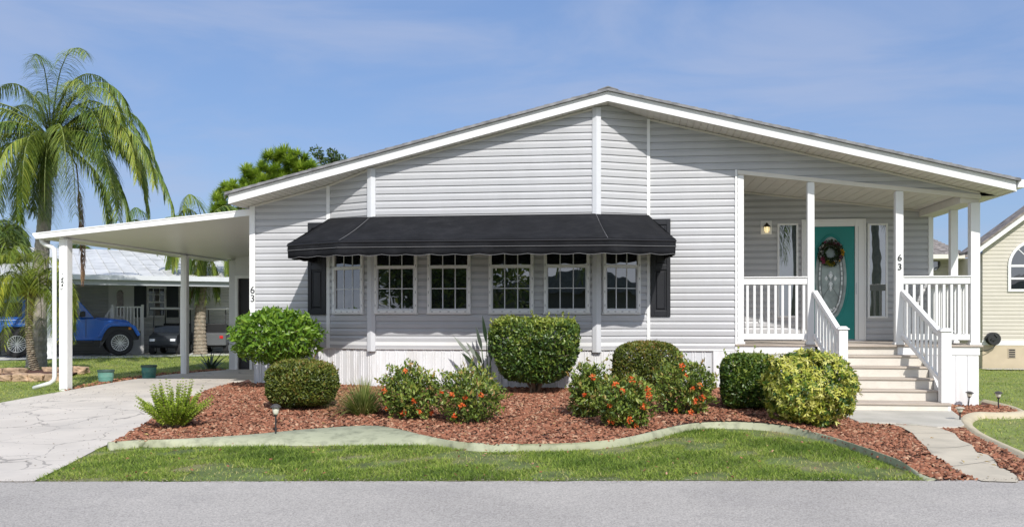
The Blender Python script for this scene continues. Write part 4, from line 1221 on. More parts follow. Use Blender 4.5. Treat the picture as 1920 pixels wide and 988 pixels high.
# door and windows
def nwin(px0, px1, py0, py1, shut=True):
    a0, zt = nloc(px0, WB, py0); a1, zb_ = nloc(px1, WB, py1)
    mb = MB(); y = WB - .05; f_ = .06
    mb.box(a0, a0 + f_, y, WB - .016, zb_, zt); mb.box(a1 - f_, a1, y, WB - .016, zb_, zt); mb.box(a0 + f_, a1 - f_, y, WB - .016, zb_, zb_ + f_); mb.box(a0 + f_, a1 - f_, y, WB - .016, zt - f_, zt); zm = (zb_ + zt) / 2 ; mb.box(a0 + f_, a1 - f_, y, WB - .016, zm - .03, zm + .03)
    f = mb.build('window', WHITE, nb)
    mb = MB(); mb.box(a0 + f_, a1 - f_, WB - .03, WB - .026, zb_ + f_, zt - f_); mb.build('pane', GLASS, f)
    mb = MB()
    for k in (1, 2): u = a0 + (a1 - a0) * k / 3; mb.box(u - .012, u + .012, WB - .036, WB - .031, zm + .03, zt - f_)
    mb.box(a0 + f_, a1 - f_, WB - .0365, WB - .0315, (zm + zt) / 2 - .012, (zm + zt) / 2 + .012)
    mb.build('muntin', WHITE, f)
    if shut:
        for s0, s1 in ((a0 - .42, a0 - .02), (a1 + .02, a1 + .42)):
            mb = MB(); mb.box(s0, s1, WB - .045, WB - .017, zb_, zt + .03); mb.box(s0 + .06, s1 - .06, WB - .055, WB - .046, zb_ + .1, zt - .1); mb.build('shutter', mat('slate_shutter', (.035, .045, .055), .5), nb)
nwin(275, 311, 543, 600)
nwin(14, 38, 548, 572, False)
a0, zt = nloc(203, WB, 536); a1, _ = nloc(251, WB, 536)
mb = MB(); mb.box(a0, a1, WB - .05, WB - .016, .78, zt); dr_ = mb.build('door', mat('neighbour_door', (.78, .79, .76), .5), nb)
ac, z1 = nloc(225, WB, 549); _, z0 = nloc(225, WB, 597)
mb = MB(); mb.prism([(ac - .11, z0), (ac + .11, z0), (ac + .11, z1 - .1), (ac + .06, z1 - .02), (ac, z1), (ac - .06, z1 - .02), (ac - .11, z1 - .1)], WB - .062, WB - .051, lambda u, v, w: (u, w, v)); mb.build('pane', GLASS, dr_)
# porch landing and railing
pa0, pa1 = nloc(210, WB - 1.3), nloc(267, WB - 1.3)
mb = MB(); mb.box(pa0, pa1, WB - 1.3, WB - .05, -.1, .72); mb.build('landing', mat('landing_block', (.50, .52, .53), .8), nb)
a2 = nloc(186, WB - 1.3)
mb = MB(); ht = 1.62
mb.box(pa0, pa1, WB - 1.33, WB - 1.28, ht - .05, ht); mb.box(pa0, pa1, WB - 1.33, WB - 1.28, .80, .84); mb.bar((a2, WB - 1.3, .98), (pa0, WB - 1.3, ht - .03), .05, .05); mb.bar((a2, WB - 1.3, .25), (pa0, WB - 1.3, .8), .04, .04)
for u in (pa0, pa1): mb.box(u - .04, u + .04, WB - 1.34, WB - 1.27, .0, ht + .06)
rl_ = mb.build('railing', WHITE, nb)
for k in range(9):
    u = pa0 + (pa1 - pa0) * (k + .5) / 9; mb = MB(); mb.box(u - .018, u + .018, WB - 1.32, WB - 1.29, .84, ht - .05); mb.build('baluster', WHITE, rl_)
for k in range(4):
    t = (k + .5) / 4; u = a2 + (pa0 - a2) * t; mb = MB(); mb.box(u - .018, u + .018, WB - 1.32, WB - 1.29, .25 + .55 * t, .95 + .63 * t); mb.build('baluster', WHITE, rl_)
# neighbour's driveway sheet (concrete)
q = [nw(-9, -.55), nw(15.5, -.55), nw(15.5, 3.45), nw(-9, 3.45)]
sheet('neighbour_driveway', [(p.x, p.y) for p in q], mat('driveway_concrete', (.55, .55, .53), .85, var=.1, scale=1.5, stain=(.25, .25, .24), stain_amt=.4), gz, .006, 1.5)

# ---- blue four-door off-roader
BLUE = mat('blue_car_paint', (.003, .10, .43), .25, spec=.6); BLUE.node_tree.nodes['Principled BSDF'].inputs['Coat Weight'].default_value = .6
TYRE = mat('tyre_rubber', (.02, .02, .021), .85); RIM = mat('alloy_rim', (.62, .63, .65), .3, metal=.7); BLK = mat('black_plastic', (.018, .018, .02), .6)
AUTOG = glass_mat('car_glass', (.015, .02, .03), 1.7, .02)
ca = nloc(130, .95)
cb = .95
car = empty('parked_off_road_car', nw(nloc(225, cb) - 3.72, cb, GL + .012), NR); tag(car, 'boxy bright blue four door off road car parked under the neighbour roof', 'car')
# local: x forward (0 = rear bumper), y = 0 near side .. 1.8 far side
def side_prism(poly, y0, y1, m, nm, par=car, bev=.02):
    mb = MB(); mb.prism(poly, y0, y1, lambda u, v, w: (u, w, v)); return mb.build(nm, m, par, bevel=bev)
body = side_prism([(.0, .55), (.05, 1.12), (.08, 1.18), (3.05, 1.20), (3.12, 1.17), (4.02, 1.08), (4.10, .98), (4.10, .62), (3.3, .50), (1.15, .46), (.4, .5)], .06, 1.74, BLUE, 'body', bev=.03)
side_prism([(.10, 1.18), (.14, 1.80), (.22, 1.86), (2.36, 1.86), (2.52, 1.80), (2.98, 1.20)], .14, 1.66, BLUE, 'cabin', bev=.03)
side_prism([(.20, 1.855), (2.34, 1.855), (2.46, 1.83), (2.3, 1.885), (.28, 1.885)], .16, 1.64, BLK if False else BLUE, 'hard_top', bev=.01)
for poly in ([(.30, 1.27), (.33, 1.70), (.92, 1.70), (.92, 1.27)], [(1.02, 1.27), (1.02, 1.72), (1.52, 1.72), (1.55, 1.27)], [(1.66, 1.27), (1.64, 1.72), (2.34, 1.72), (2.66, 1.27)]):
    side_prism(poly, .125, .138, AUTOG, 'side_window', bev=.004)
for x in (.97, 1.60, 2.72): side_prism([(x - .006, .60), (x - .006, 1.18), (x + .006, 1.18), (x + .006, .60)], .052, .0595, BLK, 'door_seam', bev=0)
for x in (1.12, 1.82): side_prism([(x - .02, 1.08), (x - .02, 1.115), (x + .15, 1.115), (x + .15, 1.08)], .03, .058, BLUE, 'handle', bev=.005)
side_prism([(2.98, 1.20), (3.06, 1.24), (3.9, 1.16), (4.04, 1.08), (3.1, 1.17)], .25, 1.55, BLUE, 'bonnet', bev=.01)
side_prism([(1.25, .40), (1.25, .50), (2.95, .50), (2.95, .40)], .0, .12, BLK, 'side_step', bev=.02)
side_prism([(4.08, .50), (4.08, .78), (4.30, .76), (4.34, .66), (4.30, .50)], .15, 1.65, BLK, 'front_bumper', bev=.03)
side_prism([(-.16, .50), (-.16, .74), (.02, .78), (.02, .5)], .1, 1.7, BLK, 'rear_bumper', bev=.03)
side_prism([(2.56, 1.24), (2.56, 1.40), (2.62, 1.44), (2.70, 1.42), (2.70, 1.26)], -.14, .05, BLK, 'mirror', bev=.02)
for cx in (.78, 3.72):
    # flared fender: an arch band
    mb = MB(); n = 12; ri, ro = .50, .60
    pts = [(cx - .66, .62), (cx - .44, .98), (cx - .30, 1.05), (cx + .30, 1.05), (cx + .46, .96), (cx + .62, .66)]
    inn = [(cx - .56, .60), (cx - .37, .88), (cx - .26, .95), (cx + .26, .95), (cx + .38, .88), (cx + .52, .62)]
    mb.prism(pts + inn[::-1], -.04, .2, lambda u, v, w: (u, w, v)); mb.build('fender', BLUE, car, bevel=.015)
    side_prism([(cx - .55, .5), (cx - .40, .87), (cx - .26, .94), (cx + .26, .94), (cx + .40, .87), (cx + .52, .5)], .045, .062, BLK, 'wheel_well', bev=0)
    for y in (.02, 1.55):
        mb = MB(); Mx = Matrix.Rotation(R(90), 4, 'X')
        mb.lathe([(.24, -.115), (.36, -.125), (.405, -.10), (.415, -.05), (.415, .05), (.405, .10), (.36, .125), (.24, .115)], 32, Mx, (cx, y + .1, .415))
        wh = mb.build('wheel', TYRE, car, smooth=True)
        mb = MB(); 
        for k in range(10):
            a_ = k * math.pi / 5
            for dd in (-.10, .10):
                mb.bar((cx + .05 * math.cos(a_), y - .012, .415 + .05 * math.sin(a_)), (cx + .25 * math.cos(a_ + dd * 1.6), y - .02, .415 + .25 * math.sin(a_ + dd * 1.6)), .022, .02, (0, 1, 0))
        mb.tube([(cx + .255 * math.cos(t), y - .015, .415 + .255 * math.sin(t)) for t in [2 * math.pi * k / 28 for k in range(29)]], .016, 6, False)
        mb.lathe([(.06, -.02), (.055, .02)], 16, Mx, (cx, y - .01, .415))
        mb.build('rim', RIM, wh)
        mb = MB(); mb.lathe([(.24, -.01), (.24, .01)], 24, Mx, (cx, y + .04, .415)); mb.build('brake_disc', BLK, wh)

side_prism([(3.98, .84), (3.98, .92), (4.06, .92), (4.06, .84)], .0, .058, mat('amber_lens', (.6, .22, .02), .3), 'side_marker', bev=.01)
side_prism([(.06, .55), (.06, .66), (.5, .62), (.5, .52)], .03, .058, BLK, 'sill', bev=0)
for z in (.98, 1.12):
    for x in (.99, 1.62): side_prism([(x, z), (x, z + .05), (x + .09, z + .05), (x + .09, z)], .035, .059, BLUE, 'hinge', bev=.004)
mb = MB(); mb.lathe([(.10, -.02), (.12, .0), (.11, .04)], 16, Matrix.Rotation(R(90), 4, 'Y'), (4.10, .42, .88)); mb.build('headlight', mat('lamp_lens', (.8, .82, .85), .1), car)
mb = MB()
for k in range(7): mb.box(4.101, 4.112, .66 + k * .075, .70 + k * .075, .78, .98)
mb.build('grille_slot', BLK, car)
# ---- golf carts
def golf_cart(loc, rz, lab, rear=False, colr=(.35, .37, .4)):
    c = empty('golf_cart', loc, rz); tag(c, lab, 'golf cart', 'golf carts parked beside the neighbour house')
    c.scale = (.86, .86, .86)
    m1 = mat('cart_body_' + ('silver' if rear else 'black'), colr, .3)
    # local: x forward, y left
    def P(poly, y0, y1, m, nm, bev=.015):
        mb = MB(); mb.prism(poly, y0, y1, lambda u, v, w: (u, w, v)); return mb.build(nm, m, c, bevel=bev)
    P([(1.05, .30), (1.30, .38), (1.34, .55), (1.22, .74), (.78, .84), (.72, .80), (.72, .30)], -.52, .52, m1, 'front_cowl')
    P([(-.75, .25), (-.75, .34), (.9, .34), (.9, .25)], -.55, .55, BLK, 'floor')
    P([(-1.10, .34), (-1.12, .78), (-.95, .84), (-.15, .62), (-.12, .30)], -.55, .55, m1, 'rear_body')
    P([(-.62, .66), (-.62, .80), (-.05, .80), (-.02, .66)], -.52, .52, BLK, 'seat', .04)
    P([(-.78, .80), (-.84, 1.20), (-.74, 1.20), (-.64, .80)], -.52, .52, BLK, 'backrest', .04)
    P([(-1.05, 1.78), (-.95, 1.83), (.85, 1.83), (.98, 1.76), (.9, 1.75), (-1.0, 1.74)], -.58, .58, mat('cart_roof', (.72, .72, .70), .4), 'roof')
    for x0, x1 in ((.76, .62), (-.98, -.92)):
        for y in (-.50, .50):
            mb = MB(); mb.tube([(x0, y, .8), (x1, y, 1.75)], .02, 8); mb.build('roof_post', BLK, c)
    mb = MB(); mb.tube([(.75, .25, .80), (.42, .25, 1.02)], .022, 8); mb.tube([(.42 + .06 * math.cos(t), .25 + .17 * math.sin(t), 1.04 + .15 * math.cos(t)) for t in [2 * math.pi * k / 18 for k in range(19)]], .014, 6); mb.build('steering_wheel', BLK, c)
    P([(.78, .84), (.62, 1.10), (.63, 1.11), (.80, .85)], -.48, .48, AUTOG, 'windscreen', 0)
    for y in (-.38, .38):
        mb = MB(); mb.box(1.24, 1.345, y - .1, y + .1, .52, .62); mb.build('headlight', mat('headlight_glass', (.75, .77, .8), .15), c, bevel=.02)
        mb = MB(); mb.box(-1.135, -1.06, y - .07, y + .07, .60, .72); mb.build('tail_light', mat('red_lens', (.5, .02, .02), .25), c, bevel=.015)
    for x in (.82, -.72):
        for y in (-.50, .50):
            mb = MB(); Mx = Matrix.Rotation(R(90), 4, 'X'); mb.lathe([(.12, -.09), (.20, -.10), (.225, -.06), (.225, .06), (.20, .10), (.12, .09)], 20, Mx, (x, y, .225)); wh = mb.build('wheel', TYRE, c, smooth=True)
            mb = MB(); mb.lathe([(.125, -.095), (.03, -.075)], 16, Mx, (x, y, .225)); mb.lathe([(.03, .075), (.125, .095)], 16, Mx, (x, y, .225)); mb.build('hub_cap', RIM, wh)
    return c
golf_cart(nw(nloc(322, 1.9), 1.9, GL + .01), NR + R(-112), 'dark golf cart with white roof parked facing the lawn beside the white railing', colr=(.03, .035, .042))
golf_cart(nw(nloc(408, 1.9), 1.9, GL + .01), NR + R(68), 'silver golf cart with red tail lights parked behind the leaning palm trunk', True, (.11, .115, .12))

# ---------------------------------------------------------------- neighbour on the right
NY = 25.5
nr = empty('beige_house', (9.4, NY, 0)); tag(nr, 'beige sided house with a grey gable and arched window right of the porch', 'house')
RI_ = Matrix.Translation((-9.4, -NY, 0))
class NB(MB):
    def build(s, name, m, parent=None, **k):
        o = MB.build(s, name, m, None, **k)
        if parent: o.parent = parent
        else: o.parent = nr; o.matrix_parent_inverse = RI_
        return o
BEIGE = mat('beige_siding', (.54, .505, .43), .6, var=.04); TANB = mat('tan_block', (.50, .42, .30), .85, var=.06, scale=4)
GX = 13.4   # gable centre
gs = (3.928 - 3.132) / (10.482 - 9.439)
def zg(x): return 3.13 + gs * (x - 9.44) if x < GX else 3.13 + gs * (2 * GX - x - 9.44)
mb = NB(); siding(mb, [(9.44, .73), (17.36, .73), (17.36, 3.2), (GX, zg(GX) + .08), (9.44, 3.2)], (0, NY, 0), (1, 0, 0), h=.10, zb=.72, lip=.013); mb.build('gable_wall', BEIGE, fix=False)
mb = NB(); siding(mb, [(6.3, .73), (9.45, .73), (9.45, 3.0), (6.3, 3.0)], (0, 27.3, 0), (1, 0, 0), h=.10, zb=.72, lip=.013); mb.build('recessed_wall', BEIGE, fix=False)
mb = NB(); mb.prism([(9.45, -.1), (17.3, -.1), (17.3, 3.05), (GX, zg(GX) - .2), (9.45, 3.05)], NY + .01, NY + .4, lambda u, v, w: (u, w, v)); mb.box(9.45, 17.3, NY + .41, NY + 14, -.1, 3.0); mb.box(6.31, 9.44, 27.31, NY + 14, -.1, 3.0); mb.build('wall_core', BEIGE)
mb = NB(); mb.box(9.43, 17.37, NY - .03, NY - .002, -.1, .62); mb.build('block_skirting', TANB)
mb = NB(); mb.box(6.29, 9.42, 27.27, 27.298, -.1, .62); mb.build('side_block_skirting', TANB)
mb = NB(); mb.box(9.42, 17.38, NY - .04, NY - .002, .622, .75); mb.box(6.3, 9.41, 27.26, 27.29, .622, .75); mb.build('base_board', WHITE)
mb = NB(); x0, z0 = 10.07, .285
mb.box(x0, x0 + .19, NY - .045, NY - .031, z0, z0 + .25)
vent = mb.build('vent', mat('vent_tan', (.42, .36, .27), .8))
mb = NB()
for k in range(4): mb.box(x0 + .02, x0 + .17, NY - .049, NY - .046, z0 + .02 + k * .058, z0 + .055 + k * .058)
mb.build('vent_slot', DARKIN, vent)
# rake boards and roofs
for nm, lo, hi, y0, y1, m in (('rake_board', -.02, .13, NY - .32, NY - .28, WHITE), ('roof', .132, .20, NY - .36, NY + .45, mat('brown_shingle', (.22, .19, .17), .9, var=.5, scale=6, bump=.4, bscale=50))):
    mb = NB()
    xL, xR = 9.0, 2 * GX - 9.0
    mb.prism([(xL, zg(xL) + lo + .1), (GX, zg(GX) + lo + .1), (GX, zg(GX) + hi + .1), (xL, zg(xL) + hi + .1)], y0, y1, lambda u, v, w: (u, w, v))
    mb.prism([(GX, zg(GX) + lo + .1), (xR, zg(xR) + lo + .1), (xR, zg(xR) + hi + .1), (GX, zg(GX) + hi + .1)], y0, y1, lambda u, v, w: (u, w, v))
    mb.build(nm, m)
mb = NB()
for a, b in ((9.2, GX), (GX, 17.5)): mb.add([(a, NY - .28, zg(a) + .08), (b, NY - .28, zg(b) + .08), (b, NY, zg(b) + .08), (a, NY, zg(a) + .08)], [(0, 1, 2, 3)])
mb.build('soffit', SOFFIT)
mb = NB()
xa, xb = 6.2, 9.6
for i in range(10):
    ya_, yb_ = 26.85 + i * .32, 26.85 + (i + 1) * .32; za, zb_ = 3.10 + i * .075, 3.10 + (i + 1) * .075
    for j in range(12):
        u0 = xa + (xb - xa) * j / 12 + .14 * (i % 2) * 0; u1 = u0 + (xb - xa) / 12 - .015; off = rng.uniform(0, .012)
        mb.add([(u0, ya_, za + .02 + off), (u1, ya_, za + .02 + off), (u1, yb_ + .02, zb_ + .01), (u0, yb_ + .02, zb_ + .01), (u0, ya_, za), (u1, ya_, za)], [(0, 1, 2, 3), (4, 5, 1, 0)])
    mb.box(xa, xb, ya_, yb_, za - .05, za)
mb.build('lower_roof', mat('brown_grey_shingle', (.24, .215, .20), .9, var=.55, scale=7, bump=.4, bscale=50), fix=False)
mb = NB(); mb.prism([(26.70, 3.0), (26.84, 2.98), (26.85, 3.12), (26.72, 3.12)], xa, 9.43, lambda u, v, w: (w, u, v)); mb.box(xa, 9.42, 26.86, 27.28, 2.97, 2.985); mb.build('gutter', mat('beige_gutter', (.62, .59, .5), .5))
# arched window
ax0, ax1, az0, azs = 10.07, 11.45, 2.04, 2.72
acx = (ax0 + ax1) / 2; ar_ = (ax1 - ax0) / 2
def arch(r_, n=20): return [(acx + r_ * math.cos(math.pi * k / n), azs + r_ * math.sin(math.pi * k / n)) for k in range(n + 1)]
mb = NB(); mb.prism([(ax0, az0), (ax1, az0)] + arch(ar_), NY - .05, NY - .014, lambda u, v, w: (u, w, v)); wn = mb.build('arched_window', WHITE)
mb = NB(); i_ = .07
mb.v = [(x, NY - .053, z) for x, z in [(ax0 + i_, az0 + i_), (ax1 - i_, az0 + i_)] + arch(ar_ - i_)]; mb.f = [tuple(range(len(mb.v)))]; mb.build('pane', GLASS, wn)
mb = NB()
mb.box(ax0 + i_, ax1 - i_, NY - .063, NY - .054, azs - .03, azs + .03); mb.box(ax0 + i_, ax1 - i_, NY - .063, NY - .054, 2.36, 2.41)
for a in (45, 90, 135): mb.bar((acx + .25 * math.cos(R(a)), NY - .057, azs + .25 * math.sin(R(a))), (acx + (ar_ - i_) * math.cos(R(a)), NY - .057, azs + (ar_ - i_) * math.sin(R(a))), .02, .01, (0, 1, 0))
mb.tube([(acx + .25 * math.cos(math.pi * k / 12), NY - .057, azs + .25 * math.sin(math.pi * k / 12)) for k in range(13)], .011, 5)
mb.build('muntin', WHITE, wn)
# dark oval window / shutter peeking between posts on the recessed wall
mb = NB(); p = at(1749, 495, 27.3); mb.lathe([(.19, -.02), (.19, .02)], 20, Matrix.Rotation(R(90), 4, 'X'), (p.x, 27.26, p.z)); mb.build('round_window', GLASS)
# hose reel on the beige house
hp = at(1862, 635, NY - .15)
hr = empty('hose_reel', hp); tag(hr, 'black coiled hose reel mounted low on the beige siding', 'hose reel')
mb = MB(); Mx = Matrix.Rotation(R(90), 4, 'X'); mb.lathe([(.16, -.10), (.17, -.08), (.06, -.06), (.06, .06), (.17, .08), (.16, .10)], 20, Mx); mb.build('drum', BLK, hr)
mb = MB(); mb.tube([((.10 + .012 * math.sin(k * 2.3)) * math.cos(k * .6), -.05 + .1 * (k / 90), (.10 + .012 * math.sin(k * 2.3)) * math.sin(k * .6)) for k in range(91)], .015, 6); mb.tube([(-.02, -.08, .06), (-.10, -.12, -.02), (-.02, -.13, -.05), (.08, -.12, .04), (0, -.12, .12)], .012, 6); mb.build('hose', mat('black_hose', (.04, .045, .04), .5), hr, smooth=True)
mb = MB(); mb.tube([(.1, -.02, -.1), (.0, -.04, -.22), (-.15, -.03, -.30), (-.32, .02, -.33)], .012, 6); mb.build('loose_hose', MATS['black_hose'], hr, smooth=True)
mb = MB(); mb.box(-.03, .03, .10, .14, -.1, .12); mb.build('bracket', BLK, hr)
# sidewalk strip in front of the beige house
pq = [on_ground(1842, 690, gz).xy, on_ground(1930, 697, gz).xy, on_ground(1930, 692.5, gz).xy, on_ground(1842, 686.5, gz).xy]
sheet('side_path', [(9.3, 24.7), (16, 24.9), (16, 25.4), (9.3, 25.3)], CONC, gz, .02, 2)
# ---------------------------------------------------------------- plants in the bed
BARK = mat('grey_bark', (.22, .17, .12), .9, var=.25, scale=14, bump=.6, bscale=60)
def lumpy(D, seed, amt, fr=3.0):
    s = seed * 1.7
    return 1 + amt * (np.sin(D[:, 0] * fr + s) * np.cos(D[:, 1] * fr * 1.3 + s * 2) + .6 * np.sin(D[:, 2] * fr * 2.1 + D[:, 0] * fr * 1.7 + s) + .4 * np.sin(D[:, 1] * fr * 3.7 + D[:, 2] * fr * 2.9 + s * 3)) / 1.4
def crown_pts(n, rx, ry, rz, seed, ex=2.0, lump=.08, shell=.16, inner=.2, flat_bottom=None, fr=3.0):
    D = unit(rng.normal(0, 1, (n, 3)))
    r = (np.abs(D[:, 0]) ** ex + np.abs(D[:, 1]) ** ex + np.abs(D[:, 2]) ** ex) ** (-1 / ex)
    r = r * lumpy(D, seed, lump, fr)
    dep = np.abs(rng.normal(0, shell, n)); k = rng.random(n) < inner; dep[k] = rng.uniform(0, .75, k.sum())
    P = D * (r * (1 - np.minimum(dep, .92)))[:, None] * np.array([[rx, ry, rz]])
    N = unit(D / np.array([[rx, ry, rz]]))
    return P, N, dep
def twigs(mb, base, crown_c, rx, ry, rz, n, r0=.02, fork=2):
    for k in range(n):
        a = random.uniform(0, 2 * math.pi); q = random.uniform(.25, .8)
        e = Vector((crown_c[0] + rx * q * math.cos(a), crown_c[1] + ry * q * math.sin(a), crown_c[2] + rz * random.uniform(-.3, .6)))
        b = Vector(base) + Vector((random.uniform(-.06, .06), random.uniform(-.06, .06), 0))
        m_ = b.lerp(e, .5) + Vector((random.uniform(-.05, .05), random.uniform(-.05, .05), random.uniform(0, .06)))
        mb.tube([b, m_, e], [r0, r0 * .65, r0 * .25], 6)
        for f in range(fork):
            e2 = m_ + Vector((random.uniform(-rx, rx) * .5, random.uniform(-ry, ry) * .5, random.uniform(.05, rz * .7)))
            mb.tube([m_, m_.lerp(e2, .5) + Vector((0, 0, .02)), e2], [r0 * .5, r0 * .35, r0 * .15], 5)
def shrub(name, x, yb, yt, wpx, label, cat, lm, leaf, n, ex=2.6, lump=.07, group=None, dr=.85, lw=.5, inner=.2, seed=1, gap=.10, up=.35, shell=.10, stems=7, r0=.016, fr=3.0, fold=.2, hf=None, loc=None, taper=.0, young=.25, sprigs=26):
    p = on_ground(x, yb, hf or bedz) if loc is None else loc
    t = -p.x * SY + p.y * CY
    rx = wpx * t / FPX / 2; ry = rx * dr; H = (yb - yt) * t / FPX
    # yb marks the front foot of the plant: centre sits half a depth behind it
    p = Vector((p.x, p.y + ry * .55, 0)); p.z = (hf or bedz)(p.x, p.y)
    t2 = -p.x * SY + p.y * CY; H = HC + (592 - yt) * t2 / FPX - p.z
    rx = wpx * t2 / FPX / 2; ry = rx * dr
    rz = (H - H * gap) / 2; cz = H * gap + rz
    root = empty(name, p, random.uniform(0, 0)); tag(root, label, cat, group)
    P, N, dep = crown_pts(n, rx, ry, rz, seed, ex, lump, shell, inner, fr=fr)
    rvx = np.zeros(len(P))
    if sprigs:                                # stray shoots standing out of the clipped outline
        sp, sn, sv = [], [], []
        for q in range(sprigs):
            j = rng.integers(0, len(P))
            if N[j][2] < -.3 or dep[j] > .12: continue
            d = N[j] * .7 + rng.normal(0, .25, 3) + np.array([0, 0, .5]); d /= np.linalg.norm(d); ln = leaf * rng.uniform(1.2, 2.6)
            for i_ in range(9): sp.append(P[j] + d * ln * i_ / 9 + rng.normal(0, leaf * .12, 3)); sn.append(d + rng.normal(0, .35, 3)); sv.append(.28)
        if sp: P = np.concatenate([P, np.array(sp)]); N = np.concatenate([N, unit(np.array(sn))]); rvx = np.concatenate([rvx, np.array(sv)])
    rvx += young * np.clip(P[:, 2] / rz, -.4, 1) ** 3
    if taper: P[:, :2] *= (1 - taper * np.clip(.5 - P[:, 2:3] / rz * .5, 0, 1) ** 1.5)
    P[:, 2] += cz; k = P[:, 2] > .02; P = P[k]; N = N[k]; rvx = rvx[k]
    m = len(P)
    D = unit(N * .7 + rng.normal(0, .65, (m, 3)) + np.array([[0, 0, up]]))
    NN = unit(N + rng.normal(0, .55, (m, 3)))
    L = leaf * rng.uniform(.6, 1.25, m)
    V, F = leaf_geo(P - D * L[:, None] * .4, D, NN, L, L * lw, fold)
    rv = np.clip(rng.normal(.45, .22, m) + rvx + .13 * np.sin(P[:, 0] * 9 + seed) * np.sin(P[:, 2] * 11 + seed * 2), 0, 1)
    np_mesh('foliage', V, F, lm, root, np.repeat(rv, 4))
    mb = MB(); twigs(mb, (0, 0, -.03), (0, 0, cz), rx, ry, rz, stems, r0); mb.build('stems', BARK, root, smooth=True)
    return root, (rx, ry, rz, cz), seed
DK = ramp_mat('dark_hedge_leaf', [(.022, .05, .012), (.045, .095, .018), (.085, .15, .025), (.17, .24, .035), (.30, .34, .06)], .38, .5, .2)
OL = ramp_mat('olive_hedge_leaf', [(.035, .055, .012), (.07, .10, .018), (.12, .155, .025), (.19, .20, .03), (.26, .16, .05)], .45, .4, .2)
BR = ramp_mat('bright_tree_leaf', [(.05, .12, .012), (.09, .19, .018), (.15, .28, .025), (.22, .36, .035), (.30, .42, .06)], .38, .5, .3)
VG = ramp_mat('variegated_leaf', [(.03, .09, .015), (.10, .18, .02), (.38, .42, .05), (.58, .56, .10), (.66, .64, .20)], .4, .5, .25)
IX = ramp_mat('ixora_leaf', [(.045, .085, .015), (.09, .145, .025), (.17, .24, .04), (.28, .33, .06), (.34, .22, .07)], .4, .5, .2)
# standard tree: ball on a short trunk
def ball_tree():
    p = on_ground(505, 733, bedz); p.y += .3; p.z = bedz(p.x, p.y)
    root = empty('clipped_standard_tree', p); tag(root, 'bright green round headed small tree on thin trunk in front of the left wall corner', 'tree')
    t = -p.x * SY + p.y * CY
    cz = HC + (592 - 630) * t / FPX - p.z; rx = 80 * t / FPX; rz = 50 * t / FPX
    P, N, dep = crown_pts(4200, rx, rx * .9, rz, 4, 2.3, .13, .16, .3, fr=4.5)
    # flatter hanging sides
    P[:, 2] += cz; m = len(P)
    D = unit(N * .6 + rng.normal(0, .6, (m, 3)) + np.array([[0, 0, .15]])); L = .105 * rng.uniform(.6, 1.25, m)
    V, F = leaf_geo(P - D * L[:, None] * .3, D, unit(N + rng.normal(0, .6, (m, 3))), L, L * .42, .2)
    np_mesh('crown', V, F, BR, root, np.repeat(np.clip(rng.normal(.5, .22, m), 0, 1), 4))
    mb = MB(); mb.tube([(0, 0, -.05), (.03, .0, cz * .35), (-.02, .02, cz * .7), (0, 0, cz)], [.035, .028, .026, .018], 8)
    mb.tube([(-.12, .0, -.05), (-.08, 0, cz * .4), (.0, .02, cz * .9)], [.022, .018, .014], 7)
    twigs(mb, (0, 0, cz * .62), (0, 0, cz + .05), rx, rx * .9, rz, 10, .014); mb.build('trunk', BARK, root, smooth=True)
ball_tree()
shrub('clipped_round_bush', 556, 771, 675, 128, 'dense rounded olive green clipped bush at the left of the red mulch bed', 'bush', OL, .05, 14000, ex=3.0, lump=.04, gap=.06, seed=2, shell=.07)
shrub('clipped_square_hedge', 998, 742, 597, 176, 'large dark green flat topped hedge bush in the middle of the bed', 'bush', DK, .06, 17000, ex=5, lump=.08, gap=.17, seed=3, shell=.09, stems=14, r0=.022, dr=.75, taper=.30, young=.45, sprigs=110)
shrub('clipped_oval_bush', 1214, 742, 640, 128, 'rounded olive clipped bush right of the bay, behind the orange flowering shrubs', 'bush', OL, .048, 15000, ex=3.0, lump=.03, gap=.05, seed=5, shell=.07)
shrub('clipped_box_hedge', 1408, 770, 664, 104, 'square dark green hedge between the porch rail and the yellow variegated bush', 'bush', DK, .05, 15000, ex=4.5, lump=.035, gap=.05, seed=6, shell=.07)
def variegated():
    root, (rx, ry, rz, cz), s = shrub('variegated_bush', 1527, 803, 657, 168, 'big yellow and green variegated bush left of the entry steps', 'bush', VG, .10, 10, ex=2.6, lump=.1, gap=.03, seed=8, stems=10)
    n = 2500
    P, N, dep = crown_pts(n, rx * .97, ry, rz * .97, 8, 2.7, .11, .10, .22, fr=4)
    P[:, 2] += cz; k = P[:, 2] > .03; P = P[k]; N = N[k]; n = len(P)
    Pa, Da, Na, La, Ra = [], [], [], [], []
    for i in range(n):                       # whorls of leaflets
        ax = (N[i] + rng.normal(0, .35, 3) + [0, 0, .25]); ax /= np.linalg.norm(ax)
        u = np.cross(ax, [.3, .5, .8]); u /= np.linalg.norm(u); v = np.cross(ax, u); ph = rng.uniform(0, 6.28); base = rng.normal(.55, .30)
        for q in range(8):
            a = ph + q * math.pi / 4
            d = u * math.cos(a) + v * math.sin(a) + ax * .3 + rng.normal(0, .3, 3) - np.array([0, 0, .25])
            Pa.append(P[i]); Da.append(d); Na.append(ax); La.append(rng.uniform(.03, .072)); Ra.append(np.clip(base + rng.normal(0, .14), 0, 1))
    V, F = leaf_geo(np.array(Pa), np.array(Da), np.array(Na), np.array(La), np.array(La) * .36, .12, .55)
    o = [c for c in root.children if c.name.startswith('foliage')][0]; bpy.data.objects.remove(o)
    np_mesh('foliage', V, F, VG, root, np.repeat(np.array(Ra), 4))
variegated()
FLW = ramp_mat('orange_petal', [(.62, .07, .015), (.78, .15, .03), (.85, .30, .10)], .6, .3, .2)
